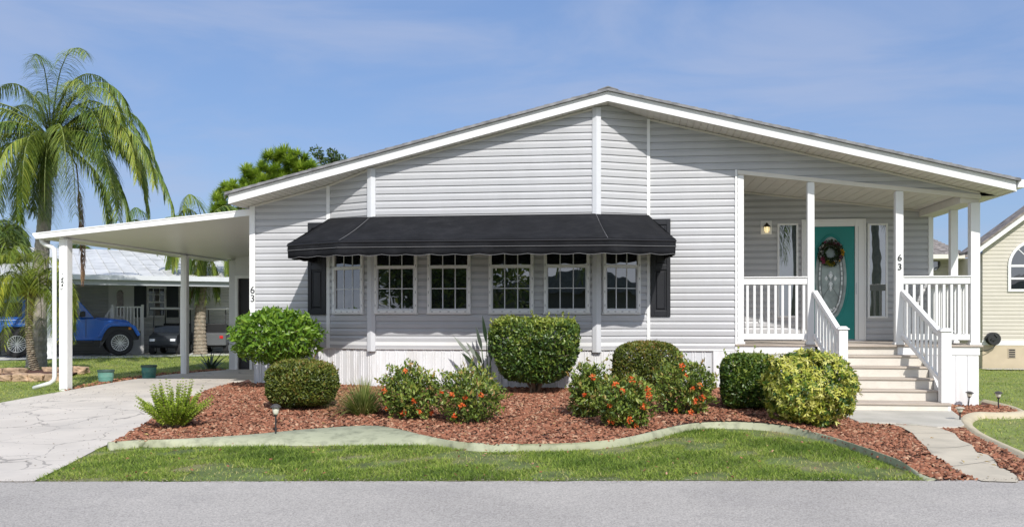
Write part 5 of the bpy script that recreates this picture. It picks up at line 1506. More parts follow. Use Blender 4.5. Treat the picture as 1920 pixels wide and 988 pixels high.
def flowers(root, dims, n, spots=None, seed=0):
    rx, ry, rz, cz = dims
    rs = random.Random(seed)
    for k in range(n):
        if spots and k < len(spots): sx, sz = spots[k]
        else: sx, sz = rs.uniform(-.85, .85), rs.uniform(-.7, .8)
        yy = -ry * math.sqrt(max(.05, 1 - min(.95, sx * sx * .8 + sz * sz * .6))) * rs.uniform(.82, 1.0)
        c = np.array([sx * rx, yy, cz + sz * rz])
        sz_ = rs.uniform(.010, .034); m = int(20 + sz_ * 700); D = unit(rng.normal(0, 1, (m, 3)) + np.array([[0, -.7, .5]]))
        V, F = leaf_geo(c + D * sz_, D * .5 + rng.normal(0, .7, (m, 3)), D, .026, .018, .1)
        np_mesh('flower_head', V, F, FLW, root, np.repeat(rng.random(m), 4))
ixs = [
    ('ixora_bush', 762, 790, 686, 98, 'orange flowered shrub just right of the grass clump, left one of the flowering pair', [(-.1, -.75), (.35, -.25), (.5, -.7), (-.85, .1), (0, .85), (.9, -.75), (-.8, -.6)], 21),
    ('ixora_bush', 875, 797, 692, 122, 'orange flowered shrub left of the large square hedge', [(-.75, .15), (-.1, -.35), (0, 0), (-.4, .1), (-.35, -.7), (.5, .1)], 22),
    ('ixora_bush', 1104, 785, 686, 72, 'narrow upright shrub with few orange buds right of the large square hedge', [(.2, .6), (-.2, -.1), (.7, -.1)], 23),
    ('ixora_bush', 1172, 805, 708, 102, 'low spreading shrub with many orange flowers nearest the curb', [(-.35, .75), (.25, .95), (.55, .8), (.8, .55), (-.1, .5), (.15, -.65), (-.5, -.75), (.4, -.9), (.65, -.1), (-.55, -.05), (.85, .3)], 24),
    ('ixora_bush', 1284, 780, 676, 104, 'orange flowered shrub in front of the white skirting, rightmost of the flowering shrubs', [(-.1, .8), (.25, .0), (.6, -.35), (.35, -.5), (-.3, -.85), (.2, -.9), (.5, .1), (.0, .45)], 25)]
for nm, x, yb, yt, wpx, lab, sp, sd_ in ixs:
    root, dims, s = shrub(nm, x, yb, yt, wpx, lab, 'flowering bush', IX, .062, 3300, ex=2.4, lump=.30, group='orange flowering shrubs in the mulch bed', seed=sd_, gap=.02, lw=.42, shell=.15, up=.5, fr=4.9, inner=.3, sprigs=60, young=.15)
    flowers(root, dims, len(sp), sp, sd_)
# foxtail fern
def plume_fern():
    p = on_ground(318, 806, bedz); p.y += .12; p.z = bedz(p.x, p.y)
    root = empty('foxtail_fern', p); tag(root, 'bright yellow green foxtail fern with upright plumes near the driveway', 'plant')
    Pa, Da, La = [], [], []; st = MB()
    for k in range(110):
        a = random.uniform(0, 6.28); lean = random.uniform(.05, 1.15) ** .9; L = random.uniform(.36, .56)
        b = Vector((.07 * math.cos(a), .07 * math.sin(a), .02)); pts = []
        d = Vector((math.cos(a) * lean, math.sin(a) * lean, 1.0)).normalized(); q = Vector(b)
        for i in range(16):
            pts.append(Vector(q)); d = (d + Vector((0, 0, .02 * (1 if lean < .7 else -1)))).normalized(); q += d * L / 15
        st.tube([pts[0], pts[7], pts[15]], [.004, .003, .001], 4)
        for i in range(2, 16):
            w_ = .046 * (1 - .6 * (i / 15) ** 2) * (.6 + .4 * min(1, i / 5))
            for j in range(13):
                r_ = rng.normal(0, 1, 3); r_ -= np.array(d) * r_.dot(np.array(d)); r_ /= np.linalg.norm(r_)
                Pa.append(pts[i]); Da.append(r_ + np.array(d) * .9); La.append(w_ * random.uniform(.8, 1.3))
    Pa = np.array(Pa); Da = np.array(Da); La = np.array(La)
    V, F = leaf_geo(Pa, Da, rng.normal(0, 1, Pa.shape), La, La * .32, .1)
    FM = ramp_mat('fern_needle', [(.14, .24, .02), (.27, .40, .035), (.42, .53, .06), (.55, .60, .12)], .5, .3, .3)
    np_mesh('fronds', V, F, FM, root, np.repeat(np.clip(rng.normal(.5, .25, len(Pa)), 0, 1), 4)); st.build('stems', MATS['grey_bark'], root)
plume_fern()
def strap_clump(name, px, yb, lab, n, L, wd, m, hf, lean=(.1, .9), droop=.5, cat='plant', dead=0, nseg=4, spread=.06, wide=None, add=(0, 0)):
    p = on_ground(px, yb, hf); p.x += add[0]; p.y += add[1]; p.z = hf(p.x, p.y)
    root = empty(name, p); tag(root, lab, cat)
    a = rng.uniform(0, 2 * math.pi, n); le = rng.uniform(*lean, n)
    D = np.stack([np.cos(a) * le, np.sin(a) * le, np.ones(n)], 1)
    P = np.stack([np.cos(a) * spread * le, np.sin(a) * spread * le, np.zeros(n)], 1)
    V, F, mm = strip_geo(P, D, L * rng.uniform(.6, 1.1, n), wd * rng.uniform(.7, 1.2, n), droop * rng.uniform(.4, 1.6, n), nseg, wide=wide)
    np_mesh('leaves', V, F, m, root, np.repeat(rng.random(n), mm))
    if dead:
        a = rng.uniform(0, 2 * math.pi, dead); D = np.stack([np.cos(a), np.sin(a), np.full(dead, .5)], 1)
        V, F, mm = strip_geo(np.zeros((dead, 3)), D, L * rng.uniform(.5, .8, dead), wd, 1.6, 4)
        np_mesh('dry_leaves', V, F, mat('dry_leaf', (.42, .32, .16), .8), root)
    return root
SG = ramp_mat('strap_leaf', [(.09, .14, .03), (.17, .23, .05), (.27, .31, .08), (.38, .37, .14)], .5, .4, .25)
strap_clump('ornamental_grass', 676, 780, 'spiky tuft of grassy leaves with dry tips left of the flowering shrubs', 620, .50, .012, SG, bedz, (.05, .95), .9, dead=120, spread=.14, add=(0, .12))
# bird of paradise: paddles on stalks
def bird_of_paradise():
    p = on_ground(915, 728, bedz); p.y = 13.85; p.z = bedz(p.x, p.y)
    root = empty('bird_of_paradise_plant', p); tag(root, 'grey green paddle leaved plant leaning left behind the large square hedge', 'plant')
    t = -p.x * SY + p.y * CY
    lm = ramp_mat('paddle_leaf', [(.02, .04, .018), (.04, .065, .03), (.08, .11, .06)], .35, .5, .15)
    tips = [(905, 591, -.05), (893, 612, .1), (852, 629, 0), (866, 660, -.15), (878, 676, -.2), (898, 690, -.3), (875, 640, .2), (915, 640, .1), (930, 610, .2), (890, 655, -.2)]
    st = MB(); P, D, L, W = [], [], [], []
    for x, y, dy in tips:
        tip = Vector(((x - (p.x * 0)) * 0, 0, 0)); q = at(x, y, 13.85 + dy); q -= p
        b = Vector((random.uniform(-.03, .06), random.uniform(-.05, .05), 0)); a = b.lerp(q, .58) + Vector((.04, 0, .06))
        st.tube([b, b.lerp(a, .5) + Vector((.02, 0, .03)), a], [.012, .010, .006], 6)
        P.append(a); D.append(q - a); L.append((q - a).length); W.append(.085)
    st.build('stalks', ramp_mat('stalk_green', [(.10, .15, .06), (.13, .18, .08)]), root)
    P = np.array(P); D = np.array(D); L = np.array(L)
    up = unit(np.stack([rng.uniform(-.3, .3, len(P)), -np.ones(len(P)), rng.uniform(.3, .9, len(P))], 1))
    V, F, mm = strip_geo(P, D, L, .055, .12, 6, up=up, wide=[.25, .8, 1.05, 1, .8, .45, .03])
    np_mesh('leaves', V, F, lm, root, np.repeat(rng.random(len(P)), mm), smooth=True)
bird_of_paradise()
strap_clump('agave_like_plant', 402, 692, 'dark spiky plant beside the storage room at the back of the carport', 34, .55, .05, ramp_mat('dark_strap', [(.03, .05, .03), (.06, .09, .05), (.12, .16, .10)], .4, .5, .1), gz, (.3, 1.5), .7, spread=.1, wide=[.7, 1, .9, .6, .05], add=(-.1, 0))

# solar path lights
def path_light(x, yb, yt, lab, lean=0.0, pale=False, hf=bedz):
    p = on_ground(x, yb, hf); t = -p.x * SY + p.y * CY; H = (yb - yt) * t / FPX
    o = empty('path_light', p); o.rotation_euler = (0, lean, 0); tag(o, lab, 'path light', 'small path lights standing in the mulch')
    mb = MB(); mb.tube([(0, 0, -.05), (0, 0, H * .62)], .010, 8); mb.tube([(0, 0, H * .60), (0, 0, H * .66)], [.016, .022], 10); mb.build('stake', BLK, o)
    mb = MB(); mb.lathe([(.024, H * .66), (.030, H * .72), (.042, H * .88), (.040, H * .885)], 16); mb.build('lamp_glass', mat('frosted_lens', (.62, .60, .50), .4), o, smooth=True)
    mb = MB(); mb.lathe([(.060, H * .885), (.064, H * .90), (.045, H * .96), (.02, H), (.004, H * 1.005)], 8); mb.build('cap', mat('lamp_cap_' + ('pale' if pale else 'dark'), (.45, .40, .32) if pale else (.06, .055, .05), .5), o)
path_light(517, 815, 757, 'path light in the left mulch in front of the round clipped bush')
path_light(1815, 764, 733, 'path light leaning in front of the white porch skirting', .10)
path_light(1872, 768, 733, 'path light at the far right end of the mulch')
path_light(1800, 792, 762, 'faded path light with a pale cap beside the foot of the steps', pale=True)

# ---------------------------------------------------------------- planters, stone ring
for i, (x, yb, yt, w_, lab) in enumerate(((190, 718, 694, 30, 'faded teal plastic planter on the lawn nearer the front carport post'), (272, 710, 685, 28, 'dark teal plastic planter on the lawn nearer the rear carport post'))):
    p = on_ground(x, yb, gz); t = -p.x * SY + p.y * CY; r_ = w_ * t / FPX / 2; H = (yb - yt) * t / FPX
    p.y += r_
    o = empty('planter_tub', p); tag(o, lab, 'planter', 'teal planters by the driveway')
    tm = mat('faded_teal' if i == 0 else 'dark_teal', (.13, .30, .25) if i == 0 else (.05, .19, .17), .6, var=.25, scale=6, stain=(.25, .33, .28), stain_amt=.5, stain_scale=9)
    mb = MB(); mb.lathe([(r_ * .82, 0), (r_ * .90, H * .35), (r_ * .86, H * .36), (r_ * .86, H * .40), (r_ * .92, H * .42), (r_ * .95, H * .84)], 28); mb.build('tub', tm, o)
    mb = MB(); mb.lathe([(r_ * .95, H * .84), (r_ * 1.04, H * .86), (r_ * 1.04, H), (r_ * .98, H), (r_ * .94, H * .9), (r_ * .9, H * .86)], 28); mb.build('rim', mat('tub_rim_dark', (.05, .09, .08), .6), o)
STONE = mat('tan_rock', (.42, .29, .19), .9, var=.35, scale=7, stain=(.22, .15, .10), stain_amt=.8, stain_scale=9, bump=1, bscale=25, dist=.02)
def rock(p, sx, sy, sz, lab):
    bm = bmesh.new(); bmesh.ops.create_cube(bm, size=1); bmesh.ops.subdivide_edges(bm, edges=bm.edges, cuts=3, use_grid_fill=True)
    s = random.uniform(0, 50)
    for v in bm.verts:
        c = v.co; 
        k = 1 + .16 * math.sin(c.x * 6 + s) * math.cos(c.y * 5 + s) * math.cos(c.z * 4 + s) + random.uniform(-.09, .09)
        c.x *= k * sx; c.y *= k * sy; c.z *= (1 + .25 * math.sin(c.x * 5 + s * 1.3) + random.uniform(-.12, .12)) * sz
    me = bpy.data.meshes.new('edging_rock'); bm.to_mesh(me); bm.free(); me.materials.append(STONE)
    o = bpy.data.objects.new('edging_rock', me); COL.objects.link(o); o.location = p; o.rotation_euler = (0, 0, random.uniform(-.15, .15) + YAW)
    b = o.modifiers.new('bevel', 'BEVEL'); b.width = .015
    tag(o, lab, 'rock', 'tan rocks stacked round the palm bed')
def bank(px0, px1, y, n, sz, zoff, labs, dz=0.0):
    for i in range(n):
        lab = labs[i]
        x = px0 + (px1 - px0) * (i + .5) / n; p = on_ground(x, y, gz); t = -p.x * SY + p.y * CY; w_ = (px1 - px0) / n * t / FPX
        p.z += sz / 2 + zoff - .01; rock(p, w_ * random.uniform(.92, 1.05), .28, sz, lab)
bank(-30, 118, 714, 5, .15, 0, ['tan edging rock at the far left end of the front row', 'second tan rock of the front row, under the date palm base', 'third tan rock of the front row, right of the date palm base', 'fourth tan rock of the front row, left of the downspout', 'front row tan rock partly behind the downspout'])
bank(-20, 44, 703, 2, .15, .0, ['back row flat tan rock at the left photo edge', 'back row flat tan rock just left of the date palm trunk'])
bank(86, 116, 700, 1, .16, .0, ['squarish tan rock between the date palm trunk and the downspout'])
bank(122, 164, 701, 2, .17, .0, ['rough tan rock showing right beside the front carport post', 'rough tan rock at the right end of the ring nearest the planter'])
ps = [on_ground(x, y, gz).xy for x, y in ((-30, 712), (120, 711), (150, 700), (90, 696), (-30, 697))]
sheet('palm_bed', [(p.x, p.y) for p in ps], MULCHB, gz, .05, .6)

# ---------------------------------------------------------------- palms and trees
PALMG = ramp_mat('palm_leaflet', [(.05, .10, .02), (.10, .17, .03), (.18, .25, .045), (.30, .36, .06), (.46, .46, .09)], .4, .5, .3)
PALMY = ramp_mat('pygmy_palm_leaflet', [(.10, .16, .02), (.20, .27, .035), (.34, .38, .05), (.56, .50, .06)], .45, .5, .3)
DRYF = ramp_mat('dry_frond', [(.12, .07, .05), (.22, .13, .08), (.34, .22, .12)], .9, .2, .1)
def frond_geo(base, az, elev, L, droop, leaf_l, nleaf, hang, wd, width_prof=None, vs=0.0):
    "arching rachis with leaflets on both sides; returns arrays and the rachis points"
    d = np.array([math.cos(az) * math.cos(elev), math.sin(az) * math.cos(elev), math.sin(elev)])
    pts = [np.array(base, float)]; dirs = []
    n = 26
    for i in range(n):
        dd = d + np.array([0, 0, -1.0]) * droop * (i / n) * (1.6 / n) * 3
        d = dd / np.linalg.norm(dd); dirs.append(d.copy()); pts.append(pts[-1] + d * L / n)
    dirs.append(d); pts = np.array(pts); dirs = np.array(dirs)
    f = np.repeat(np.linspace(.12, 1, nleaf), 2) + rng.uniform(-.006, .006, nleaf * 2); f = np.clip(f, .1, 1)
    i = np.minimum((f * n).astype(int), n - 1); fr = (f * n - i)[:, None]
    P = pts[i] * (1 - fr) + pts[i + 1] * fr; T = dirs[i]
    side = unit(np.cross(T, np.array([[0, 0, 1.]])) + 1e-3); sg = np.tile([1, -1], nleaf)[:, None]
    upv = np.cross(side, T)
    D = side * sg * rng.uniform(.7, 1.0, (len(f), 1)) + T * rng.uniform(.35, .7, (len(f), 1)) + upv * rng.uniform(-vs - .1, vs + .25, (len(f), 1))
    LL = leaf_l * (.45 + .75 * np.sin(np.clip(f, 0, 1) * math.pi * .86 + .25)) * rng.uniform(.8, 1.15, len(f))
    V, F, mm = strip_geo(P, D, LL, wd, hang * rng.uniform(.7, 1.3, len(f)), 3, taper=.85)
    return V, F, mm, pts
def palm_crown(name, fronds, leafm, parent, extra=None, rach=(.16, .20, .05)):
    Vs, Fs, Rs = [], [], []; off = 0; mb = MB()
    for fr in fronds:
        V, F, mm, pts = frond_geo(**fr); Vs.append(V); Fs.append(F + off); off += len(V)
        tone = rng.normal(.45, .15); Rs.append(np.repeat(np.clip(rng.normal(tone, .16, len(V) // mm), 0, 1), mm))
        r0 = .022 * fr['L'] / 2.8
        mb.tube([tuple(p) for p in pts[::3]], [r0 * (1 - .8 * i / len(pts[::3])) for i in range(len(pts[::3]))], 6)
    o = np_mesh(name, np.concatenate(Vs), np.concatenate(Fs), leafm, parent, np.concatenate(Rs))
    mb.build('frond_stalk', mat('frond_stalk_green', rach, .5), o, smooth=True)
    return o
def ringed_trunk(pts, rads, name, parent, m, rings=60, amp=.03, n=14):
    # resample
    P = [Vector(p) for p in pts]; out, rr = [], []
    for i in range(rings + 1):
        t = i / rings * (len(P) - 1); k = min(int(t), len(P) - 2); f = t - k
        a, b = P[k], P[k + 1]; p0 = P[max(k - 1, 0)]; p3 = P[min(k + 2, len(P) - 1)]
        q = .5 * ((2 * a) + (b - p0) * f + (2 * p0 - 5 * a + 4 * b - p3) * f * f + (3 * a - p0 - 3 * b + p3) * f ** 3)
        out.append(q); rr.append((rads[k] * (1 - f) + rads[k + 1] * f) * (1 + amp * (1 if i % 2 else -1)))
    mb = MB(); mb.tube(out, rr, n); return mb.build(name, m, parent, smooth=False)
TRK = mat('palm_trunk_grey', (.34, .30, .255), .9, var=.2, scale=9, stain=(.15, .13, .10), stain_amt=.6, stain_scale=6, bump=.7, bscale=35, dist=.015)
TRKP = mat('pygmy_trunk', (.27, .22, .16), .95, var=.4, scale=16, stain=(.45, .44, .36), stain_amt=.6, stain_scale=12, bump=1, bscale=40, dist=.03)
def tall_palm():
    b = on_ground(68, 688, gz); t = -b.x * SY + b.y * CY
    def at_t(x, y, dt=0): 
        u = (x - 960) / FPX; q = cam_pt(x, t + dt, HC + (t + dt) * (592 - y) / FPX); return q - b
    root = empty('queen_palm', b); tag(root, 'tall queen palm with long drooping feathery fronds at the left edge', 'palm tree')
    ringed_trunk([at_t(68, 692), at_t(72, 600), at_t(78, 480), at_t(84, 400), at_t(86, 330), at_t(94, 270)], [.26, .20, .18, .16, .14, .12], 'trunk', root, TRK, 70, .025)
    c = at_t(96, 265)
    mb = MB(); mb.tube([c + Vector((0, 0, -.9)), c + Vector((0, 0, -.3)), c + Vector((.02, 0, .25))], [.13, .17, .10], 12); mb.build('crown_shaft', mat('crownshaft', (.20, .17, .06), .7, var=.4, scale=10), root, smooth=True)
    fr = []
    # (azimuth deg, elevation deg, length m, droop)
    spec = [(-30, 82, 3.0, 1.9), (50, 78, 3.0, 2.0), (-80, 80, 2.9, 2.1), (-5, 66, 3.2, 2.1), (-15, 33, 3.6, 2.1), (20, 26, 3.7, 1.9), (0, 42, 3.5, 2.2), (-30, 12, 3.5, 1.9), (40, 50, 3.1, 2.2), (-20, 58, 3.2, 1.9), (15, 48, 3.4, 2.0), (-35, 40, 3.5, 2.3), (-75, 55, 3.0, 2.4), (150, 55, 3.1, 2.1), (190, 48, 3.2, 2.0), (-150, 42, 3.2, 2.2), (35, 32, 3.4, 2.3), (-8, 25, 3.7, 1.7), (-55, 18, 3.4, 2.2), (8, 6, 3.9, 1.35), (-25, -4, 3.5, 1.6), (25, 12, 3.4, 2.0), (185, 22, 3.3, 1.9), (-160, 12, 3.1, 2.2), (120, 28, 3.0, 2.1), (60, 15, 3.0, 2.2), (-85, 12, 2.9, 3.0), (-100, -10, 2.7, 3.4), (-70, -15, 2.7, 3.2), (200, -2, 2.9, 2.2), (160, 5, 2.9, 2.3), (-120, 0, 2.7, 2.9), (-5, -25, 3.0, 1.8), (-40, 62, 2.9, 1.7), (170, 70, 2.6, 1.6), (-110, -35, 2.4, 2.5), (-60, -40, 2.4, 2.6), (-95, 8, 2.3, 3.8), (-80, -22, 2.3, 3.6), (-105, -45, 2.0, 3), (-75, -50, 2.1, 3), (-45, 0, 3.0, 2.6), (10, -12, 3.2, 1.9), (-20, 50, 3.3, 2.4), (30, 20, 3.5, 2.3), (178, 34, 3.2, 2.5), (-135, 28, 3.0, 2.8)]
    for a, e, L, dr_ in spec:
        fr.append(dict(base=c + Vector((0, 0, .05)), az=R(a) + YAW, elev=R(e), L=L * 1.03, droop=dr_ * .80, leaf_l=.50, nleaf=120, hang=1.5, wd=.020))
    palm_crown('crown', fr, PALMG, root)
    # two dry hanging fronds
    dfr = [dict(base=c + Vector((.1, -.05, -.2)), az=R(-10), elev=R(-30), L=3.3, droop=4.2, leaf_l=.28, nleaf=80, hang=3, wd=.02)]
    d0 = at_t(146, 335); 
    V, F, mm, pts = frond_geo(base=d0, az=R(-20), elev=R(-80), L=2.6, droop=2, leaf_l=.30, nleaf=90, hang=4, wd=.02)
    np_mesh('dry_frond', V, F, DRYF, root, np.repeat(rng.random(len(V) // mm), mm))
    mb = MB(); q = at_t(100, 275); mb.tube([q, at_t(128, 285), at_t(143, 310), d0, Vector(pts[-1])], [.03, .022, .018, .016, .006], 6); mb.build('dry_stalk', mat('dry_stalk', (.18, .11, .07), .9), root, smooth=True)
    # pale hanging flower sprays in front
    n = 320; P = np.tile(np.array(at_t(82, 318, -.25)), (n, 1)) + rng.normal(0, .04, (n, 3)); D = rng.normal(0, .28, (n, 3)) + np.array([[0, 0, -1.]])
    V, F, mm = strip_geo(P, D, rng.uniform(.3, .75, n), .016, .8, 3, taper=.3)
    np_mesh('flower_spray', V, F, ramp_mat('pale_spray', [(.40, .28, .08), (.55, .42, .16), (.66, .55, .28)], .7), root, np.repeat(rng.random(n), mm))
tall_palm()
def pygmy_palm():
    b = on_ground(66, 698, gz); t = -b.x * SY + b.y * CY
    def at_t(x, y, dt=0): return cam_pt(x, t + dt, HC + (t + dt) * (592 - y) / FPX) - b
    root = empty('pygmy_date_palm', b); tag(root, 'small date palm with yellowing arching fronds in the stone ring', 'palm tree')
    ringed_trunk([at_t(68, 700), at_t(58, 660), at_t(54, 610), at_t(57, 562), at_t(58, 545)], [.11, .085, .08, .10, .14], 'trunk', root, TRKP, 90, .13, 12)
    c = at_t(58, 545)
    n = 150; P = np.tile(np.array(c), (n, 1)) + rng.normal(0, .03, (n, 3)); a = rng.uniform(0, 6.28, n)
    D = np.stack([np.cos(a), np.sin(a), rng.uniform(-.7, .4, n)], 1); V, F, mm = strip_geo(P, D, rng.uniform(.14, .26, n), .045, .5, 2, taper=.6)
    np_mesh('leaf_bases', V, F, ramp_mat('leaf_base_brown', [(.12, .06, .03), (.25, .13, .06), (.36, .20, .10)], .9), root, np.repeat(rng.random(n), mm))
    fr = []
    for k in range(38):
        az = k * 2.399; e = [80, 66, 52, 38, 22, 4][k * 6 // 38] + random.uniform(-6, 6)
        fr.append(dict(base=c + Vector((0, 0, .03)), az=az, elev=R(e), L=random.uniform(1.5, 1.85), droop=2.3 if e > 30 else 2.7, leaf_l=.30, nleaf=64, hang=.9, wd=.016, vs=.25))
    palm_crown('crown', fr, PALMY, root, rach=(.22, .26, .05))
pygmy_palm()
def leaning_palm(name, x0, yb, path, rads, cx, cy, lab, t=None, spec=None, Lm=2.4, skirt=True, bare=None):
    b = on_ground(x0, yb, gz); t = -b.x * SY + b.y * CY
    def at_t(x, y, dt=0): return cam_pt(x, t + dt, HC + (t + dt) * (592 - y) / FPX) - b
    root = empty(name, b); tag(root, lab, 'palm tree')
    ringed_trunk([at_t(x, y) for x, y in path], rads, 'trunk', root, TRKP, 80, .06)
    c = at_t(cx, cy); fr = []
    for a, e, L, d_ in spec: fr.append(dict(base=c, az=R(a) + YAW, elev=R(e), L=L, droop=d_, leaf_l=.5 * Lm / 2.4, nleaf=70, hang=2.2, wd=.028))
    palm_crown('crown', fr, PALMG, root)
    return root, c, at_t
gen = [(-100, 70, 2.3, 1.8), (20, 62, 2.3, 2), (150, 58, 2.3, 2), (-30, 45, 2.4, 2.2), (200, 40, 2.4, 2.2), (70, 40, 2.3, 2.2), (-70, 25, 2.3, 3), (-120, 20, 2.3, 3), (0, 22, 2.4, 2.4), (170, 15, 2.4, 2.4), (-20, 0, 2.2, 3), (215, 0, 2.2, 3), (-85, -10, 2.0, 3.5), (110, 15, 2.3, 2.6), (45, 5, 2.2, 2.8), (-55, -30, 1.8, 3), (-125, -30, 1.8, 3)]
root, c, at_t = leaning_palm('feather_palm', 376, 664, [(376, 668), (375, 620), (377, 560), (379, 500), (379, 455), (380, 425)], [.24, .19, .17, .16, .15, .12], 381, 428, 'palm with a shaggy trunk seen under the carport left of the storage room', spec=[(a, e, L * .98, d) for a, e, L, d in gen])
fr = [dict(base=at_t(381 + dx, 478), az=R(a), elev=R(-25), L=1.75, droop=4.5, leaf_l=.45, nleaf=60, hang=3, wd=.03) for dx, a in ((-2, 200), (4, -20), (0, -90), (3, -60), (-3, 240))]
palm_crown('hanging_fronds', fr, PALMG, root)
fr = [dict(base=at_t(372, 530), az=R(a), elev=R(-50), L=2.0, droop=4, leaf_l=.22, nleaf=70, hang=4, wd=.03) for a in (185, 200, 215)]
palm_crown('dry_fronds', fr, DRYF, root, rach=(.2, .12, .07))
p2, c2, _ = leaning_palm('feather_palm', 276, 652, [(276, 655), (276, 560), (277, 470), (278, 420)], [.2, .17, .15, .12], 279, 440, 'palm whose fronds hang over the far metal roof behind the carport beam', spec=[(a, e, L * 1.05, d) for a, e, L, d in gen])
for o in [p2]: o.location = nw(nloc(276, 9.5), 9.5, GL)
# palm crowns low at the far left behind the neighbour roof
def leafy_tree(name, px, ytop, ybot, wpx, t, lab, leafm, clumps, per, ls, cr, seed=0, cat='tree', ground=GL, tufts=False, trunk=.16, ex=None, pxs=None):
    b = cam_pt(px, t, ground); root = empty(name, b); tag(root, lab, cat)
    rs = np.random.default_rng(seed); zt = HC + t * (592 - ytop) / FPX - ground; zb_ = HC + t * (592 - ybot) / FPX - ground; rx = wpx * t / FPX / 2
    cz = (zt + zb_) / 2; rz = (zt - zb_) / 2
    C = unit(rs.normal(0, 1, (clumps, 3))) * (rs.uniform(.15, 1, (clumps, 1)) ** .5) * np.array([[rx - cr * .6, rx * .7, rz - cr * .5]]) + np.array([[0, 0, cz]])
    if pxs is not None: C = np.array([tuple((cam_pt(x, t + dt, HC + t * (592 - y) / FPX)) - b) for x, y, dt in pxs])
    Vs, Fs, Rs = [], [], []; off = 0
    for i, c_ in enumerate(C):
        r_ = cr * rs.uniform(.7, 1.25); D = unit(rs.normal(0, 1, (per, 3))); dep = rs.uniform(.45, 1, (per, 1))
        if tufts:
            D[:, 2] = np.abs(D[:, 2]) * 1.2 - .15; D = unit(D)
            V, F, mm = strip_geo(np.tile(c_, (per, 1)) + D * r_ * .25 * dep, D + rs.normal(0, .15, (per, 3)), r_ * rs.uniform(.6, 1, per), ls * .11, .25, 2, taper=.85)
        else:
            P = c_ + D * r_ * dep * np.array([[1, 1, .8]]); V, F = leaf_geo(P, D + rs.normal(0, .7, (per, 3)), rs.normal(0, 1, (per, 3)) + np.array([[0, 0, .6]]), ls * rs.uniform(.6, 1.2, per), ls * .5, .2); mm = 4
        Vs.append(V); Fs.append(F + off); off += len(V); tone = rs.normal(.5, .14); Rs.append(np.repeat(np.clip(rs.normal(tone, .18, len(V) // mm), 0, 1), mm))
    # quads/tris mixed safe: same width per tree
    np_mesh('crown', np.concatenate(Vs), np.concatenate(Fs), leafm, root, np.concatenate(Rs))
    mb = MB(); mb.tube([(0, 0, -.2), (.1, 0, cz * .4), (0, .1, cz * .8), (0, 0, cz + rz * .4)], [trunk * 1.3, trunk, trunk * .8, trunk * .3], 10)
    for i in range(0, len(C), max(1, len(C) // 26)):
        s_ = Vector((0, 0, cz * .55 + .35 * (C[i][2] - cz * .5) * .6)); e_ = Vector(C[i]); mb.tube([s_, s_.lerp(e_, .5) + Vector((0, 0, -.15)), e_], [trunk * .35, trunk * .22, trunk * .08], 6)
    mb.build('trunk', BARK, root, smooth=True)
    return root
PINE = ramp_mat('pine_tuft', [(.13, .22, .02), (.22, .34, .035), (.34, .45, .05), (.46, .54, .08)], .55, .3, .3)
rsp = random.Random(5)
def in_px(poly, n, jitter_t=2.0):
    out = []; xs = [p[0] for p in poly]; ys = [p[1] for p in poly]
    while len(out) < n:
        x, y = rsp.uniform(min(xs), max(xs)), rsp.uniform(min(ys), max(ys))
        if in_poly(np.array([x]), np.array([y]), poly)[0]: out.append((x, y, rsp.uniform(-jitter_t, jitter_t)))
    return out
leafy_tree('pine_tree', 520, 290, 440, 160, 40, 'bright green tufted pine behind the left slope of the roof', PINE, 120, 170, .42, .38, 3, tufts=True, trunk=.2, pxs=in_px([(448, 345), (470, 318), (520, 302), (560, 298), (590, 316), (600, 340), (570, 440), (480, 440), (455, 380)], 260))
leafy_tree('pine_tree', 430, 345, 460, 80, 36, 'lower tufted pine beside the left eave corner', PINE, 50, 170, .42, .36, 5, tufts=True, trunk=.14, pxs=in_px([(405, 372), (420, 350), (445, 346), (460, 356), (470, 380), (470, 450), (400, 450), (402, 400)], 75, 1.5))
leafy_tree('slender_tree', 615, 285, 420, 50, 42, 'thin grey green tree tip showing above the roof edge right of the pine', ramp_mat('grey_leaf', [(.05, .09, .03), (.09, .14, .05), (.15, .20, .08)], .5, .3, .3), 24, 110, .14, .26, 6, trunk=.1, pxs=[(593, 284, 0), (598, 292, 0), (606, 300, .3), (613, 306, 0), (620, 312, 0), (622, 286, 0), (626, 292, 0), (627, 300, .3), (622, 304, 0), (618, 318, .2), (605, 318, 0), (640, 300, 0), (634, 306, 0), (610, 330, 0), (625, 330, .5), (600, 340, 0), (615, 350, 0)])
FANP = ramp_mat('far_palm_leaf', [(.07, .12, .025), (.12, .18, .035), (.20, .26, .05), (.28, .32, .07)], .5, .3, .3)
def far_palm(px, cy, t, L, lab, seed=0, n=26):
    b = cam_pt(px, t, GL); root = empty('cabbage_palm', b); tag(root, lab, 'palm tree'); z = HC + t * (592 - cy) / FPX - GL
    mb = MB(); mb.tube([(0, 0, -.1), (0, 0, z)], [.22, .16], 10); mb.build('trunk', TRK, root)
    fr = [dict(base=Vector((0, 0, z)), az=k * 2.399 + seed, elev=R(78 - 100 * k / n), L=L * random.uniform(.85, 1.1), droop=1.8, leaf_l=L * .42, nleaf=40, hang=.9, wd=.05, vs=.3) for k in range(n)]
    palm_crown('crown', fr, FANP, root)
far_palm(12, 440, 42, 1.35, 'round headed palm behind the metal roof at the far left')
far_palm(-12, 485, 30, 1.6, 'low leafy palm crown left of the queen palm trunk', 1.0)
far_palm(140, 480, 44, 1.3, 'small palm crown peeking over the metal roof right of the queen palm', 2.0)
# seen only as reflections and behind: trees on the right beyond the beige house are absent, keep sky

